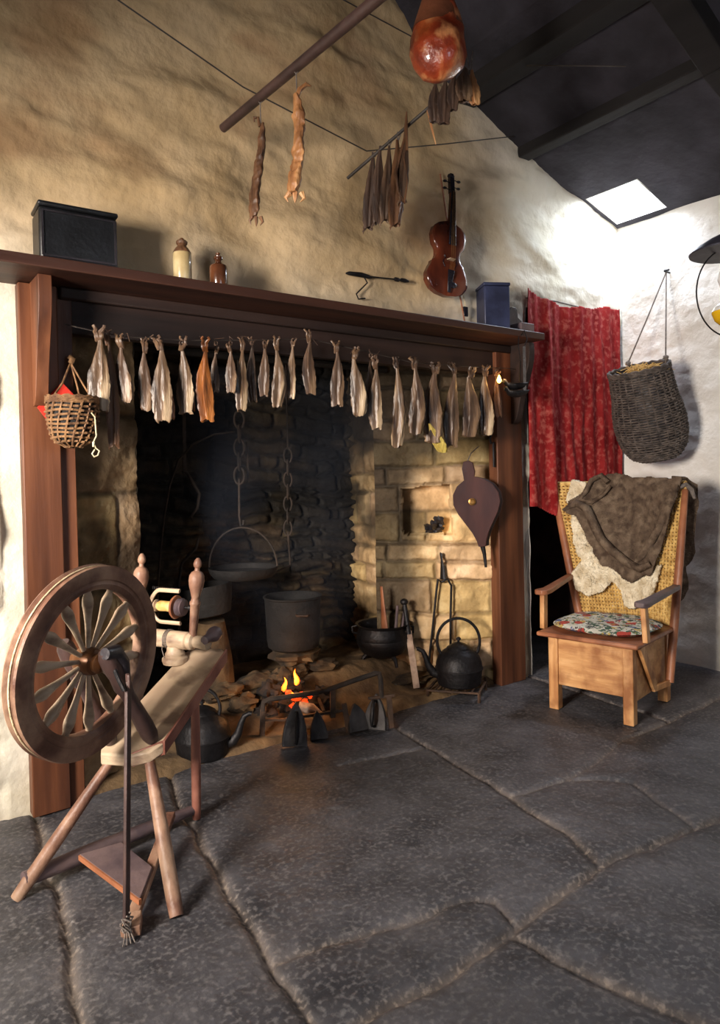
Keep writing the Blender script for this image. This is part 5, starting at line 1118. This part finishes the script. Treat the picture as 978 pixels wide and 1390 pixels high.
# kettles
def kettle(c, R, lab, spout, arch, face=Rv, tall=1.0):
    t = thing('kettle', lab, 'kettle', c); A = V(0, 0, 1)
    m = MB(); m.lathe(c, A, [(0, 0), (R*.86, 0), (R*.93, R*.06), (R*.98, R*.5), (R*1.0, R*.66), (R*1.03, R*.68), (R*1.03, R*.72), (R*1.0, R*.75), (R*.97, R*.98), (R*.88, R*1.22), (R*.70, R*1.42), (R*.52, R*1.54), (R*.50, R*1.56)], 44); obj('kettle_body', m, Mt['iron'], t)
    m = MB(); m.lathe(c+A*R*1.545, A, [(R*.53, 0), (R*.50, R*.05), (R*.30, R*.18), (R*.10, R*.26), (R*.05, R*.28), (R*.05, R*.32), (R*.11, R*.36), (R*.11, R*.43), (R*.04, R*.48), (0, R*.49)], 30); obj('lid', m, Mt['iron'], t)
    m = MB(); m.tube([c+face*spout*R*a+A*R*b for a, b in ((.85, .42), (1.12, .50), (1.32, .80), (1.42, 1.15), (1.55, 1.42), (1.75, 1.52), (1.82, 1.50))], [R*.22, R*.19, R*.145, R*.12, R*.10, R*.085, R*.09], 14); obj('spout', m, Mt['iron'], t)
    m = MB(); cen = c+A*R*(1.40+arch*.45)
    m.tube([cen+face*R*.92*arch*math.sin(q)*(.9 if abs(q) > 2.2 else 1)+A*R*.98*arch*math.cos(q) for q in np.linspace(-2.45, 2.45, 36)], R*.065, 9); obj('handle', m, Mt['iron'], t)
    return t
ks = onz(617, 948, 0); D0 = (ks-CAM).dot(Fv)
# wire stand under the right kettle
sA, sB, sC, sD = onz(581, 950, .0), onz(651, 955, 0), onz(660, 938, 0), onz(598, 930, 0)
kst = thing('trivet', 'low rusty iron trivet under the kettle on the right', 'trivet', (sA+sB)/2); zt_ = .05
for p in (sA, sB, sC, sD): m = MB(); m.bar(p+V(0, 0, .002), p+V(0, 0, .075 if p is sC or p is sD else zt_), .012, .010); obj('leg', m, Mt['rust'], kst)
m = MB(); up_ = V(0, 0, zt_)
for a, b2 in ((sA, sB), (sB, sC), (sC, sD), (sD, sA)): m.bar(a+up_, b2+up_, .012, .008)
for k in range(1, 7): q = k/7; m.bar(sA.lerp(sB, q)+up_, sD.lerp(sC, q)+up_, .008, .006)
obj('grid', m, Mt['rust'], kst)
kc2 = (sA+sB+sC+sD)/4+V(0, 0, zt_+.005); kc2.x += .01; Dk = (kc2-CAM).dot(Fv); Rk = 31.5/950*Dk
kettle(kc2, Rk, 'black iron kettle with a round hoop handle standing on the low trivet', -1, 1.0, Rv)
kl = onz(276, 1020, 0); kl = onz(276, 1024, .004); Rl = 37/950*(kl-CAM).dot(Fv)
kettle(kl, Rl, 'dark iron kettle on the floor behind the spinning wheel', 1, .72, Rv)
# tongs and the long poker behind the right kettle
tj = lambda x, y: (lambda p: p)(onp(x, y, JA+jn*.10, jn))
tg = thing('fire_tongs', 'tall black iron fire tongs leaning on the stones behind the right kettle', 'tongs', tj(600, 930))
for P_ in (((599, 790), (595, 786), (593, 800), (588, 850), (582, 905), (580, 928)), ((600, 790), (608, 786), (613, 795), (612, 840), (612, 890), (612, 925))):
    m = MB(); m.tube([tj(*p) for p in P_], .0065, 8); obj('leg', m, Mt['iron'], tg)
m = MB(); m.tube([tj(598, 750), tj(599, 752), tj(600, 760), tj(601, 770), tj(602, 786)], [.004, .010, .008, .014, .022], 10, .5); obj('hinge_head', m, Mt['iron'], tg)
pk = thing('peat_iron', 'long-handled tool with black knob and pale flat shaft standing by the stones', 'fire tool', tj(564, 928))
a, b2 = onp(549, 817, JA+jn*.17, jn), onz(566, 934, .03)
m = MB(); m.ball(a, .022, .022, .018, 10); m.tube([a, a.lerp(b2, .08), a.lerp(b2, .38)], [.012, .013, .015], 10); obj('knobbed_handle', m, Mt['iron'], pk)
m = MB(); m.bar(a.lerp(b2, .34), b2, .034, .012, Fv); obj('shaft', m, Mt['ash'], pk, bevel=.002)
# bellows
D = 3.66; bb = lambda x, y, k=0: ond(x, y, D+k)
be = thing('bellows', 'dark red-brown wooden bellows hanging nose down by the right post', 'bellows', bb(657, 765))
hwv = [(0, 1), (.04, 13), (.12, 24), (.24, 31), (.38, 32), (.52, 27), (.66, 19), (.80, 11), (.92, 6.5), (1, 5)]
def belo(k, sc=1.0):
    c0_, c1_ = (643, 647), (655, 742); L = []; Rr_ = []
    for q, w0 in hwv:
        cx_ = c0_[0]+(c1_[0]-c0_[0])*q; cy_ = c0_[1]+(c1_[1]-c0_[1])*q; L.append(bb(cx_-w0*sc, cy_+w0*.08, k)); Rr_.append(bb(cx_+w0*sc, cy_-w0*.08, k))
    return L+Rr_[::-1]
tn_ = (Fv+Rv*.45).normalized()
m = MB(); m.prism(belo(-.03), tn_*.012); fb = obj('front_board', m, Mt['bellowswood'], be, bevel=.002)
m = MB()
for k in range(3): m.prism([p+tn_*(.0125+.014*k) for p in belo(-.03, .97-.05*(k % 2))], tn_*.012)
obj('leather_folds', m, Mt['leather'], be, bevel=.003)
m = MB(); m.prism([p+tn_*.056 for p in belo(-.03)], tn_*.012); obj('rear_board', m, Mt['bellowswood'], be, bevel=.002)
m = MB(); m.tube([bb(654, 735), bb(658, 752), bb(660, 770)], [.016, .010, .007], 12); obj('nozzle', m, Mt['iron'], be)
m = MB(); m.prism([bb(x, y, -.03) for x, y in ((630, 652), (627, 636), (629, 627), (636, 625), (642, 628), (645, 640), (643, 652))], tn_*.014); obj('handle', m, Mt['bellowswood'], be, bevel=.003)
m = MB(); m.lathe(bb(641, 681, -.036), -Fv, [(0, 0), (.010, .0), (.018, .001), (.019, .006), (.012, .008), (.010, .004), (0, .003)], 22); obj('valve_ring', m, Mt['brass'], be)
m = MB(); m.tube([bb(634, 628, -.02), bb(640, 615, .0), bb(650, 606, .03)], .003, 6); obj('hanging_cord', m, Mt['rope'], be)
# rod hook on the post edge
m = MB(); rp_ = lambda x, y: ony(x, y, 2.60); m.tube([rp_(668, 590), rp_(665, 595), rp_(667, 602), rp_(670, 600), rp_(671, 634)], .006, 8); solo('iron_skewer', m, Mt['iron'], 'thin iron hook hanging on the inner edge of the right post above the bellows', 'hook')
# object in the niche
c = onp(592, 726, JA-jn*.06, jn); m = MB(); b0_ = JA+ju*jst(590, 726)[0]-jn*.07; b0_.z = n1[1]-.0
c = V(b0_.x, b0_.y, n1[1]+.03)
m.ball(c, .05, .045, .03, 12, .9, 4); m.ball(c+V(.02, -.02, .03), .030, .026, .032, 10, .8, 7); solo('crumpled_leather_pouch', m, Mt['leather'], 'crumpled dark leather pouch in the stone niche left of the bellows', 'pouch')

# blue peat smoke drifting in the recess
sm = bpy.data.materials.new('smoke'); sm.use_nodes = True; nt = sm.node_tree; nt.nodes.clear()
o_ = nt.nodes.new('ShaderNodeOutputMaterial'); vs_ = nt.nodes.new('ShaderNodeVolumeScatter'); vs_.inputs['Color'].default_value = (.55, .68, 1, 1); vs_.inputs['Anisotropy'].default_value = .2
tc = nt.nodes.new('ShaderNodeTexCoord'); nz = nt.nodes.new('ShaderNodeTexNoise'); nz.inputs['Scale'].default_value = 2.2; nt.links.new(tc.outputs['Object'], nz.inputs[0])
mr = nt.nodes.new('ShaderNodeMapRange'); mr.inputs[1].default_value = .38; mr.inputs[2].default_value = .7; mr.inputs[3].default_value = .0; mr.inputs[4].default_value = .30
nt.links.new(nz.outputs[0], mr.inputs[0]); nt.links.new(mr.outputs[0], vs_.inputs['Density']); nt.links.new(vs_.outputs[0], o_.inputs['Volume'])
m = MB(); vs = [(1.35, 2.80, .35), (1.95, 2.80, .35), (1.95, 3.2, .35), (1.35, 3.2, .35), (1.2, 2.72, 1.62), (2.3, 2.72, 1.62), (2.3, 3.38, 1.62), (1.2, 3.38, 1.62)]
m.add(vs, [(3, 2, 1, 0), (4, 5, 6, 7), (0, 1, 5, 4), (1, 2, 6, 5), (2, 3, 7, 6), (3, 0, 4, 7)])
s_ = solo('smoke', m, sm, 'thin bluish peat smoke rising in the dark fireplace recess', 'smoke', smooth=False); s_['kind'] = 'stuff'
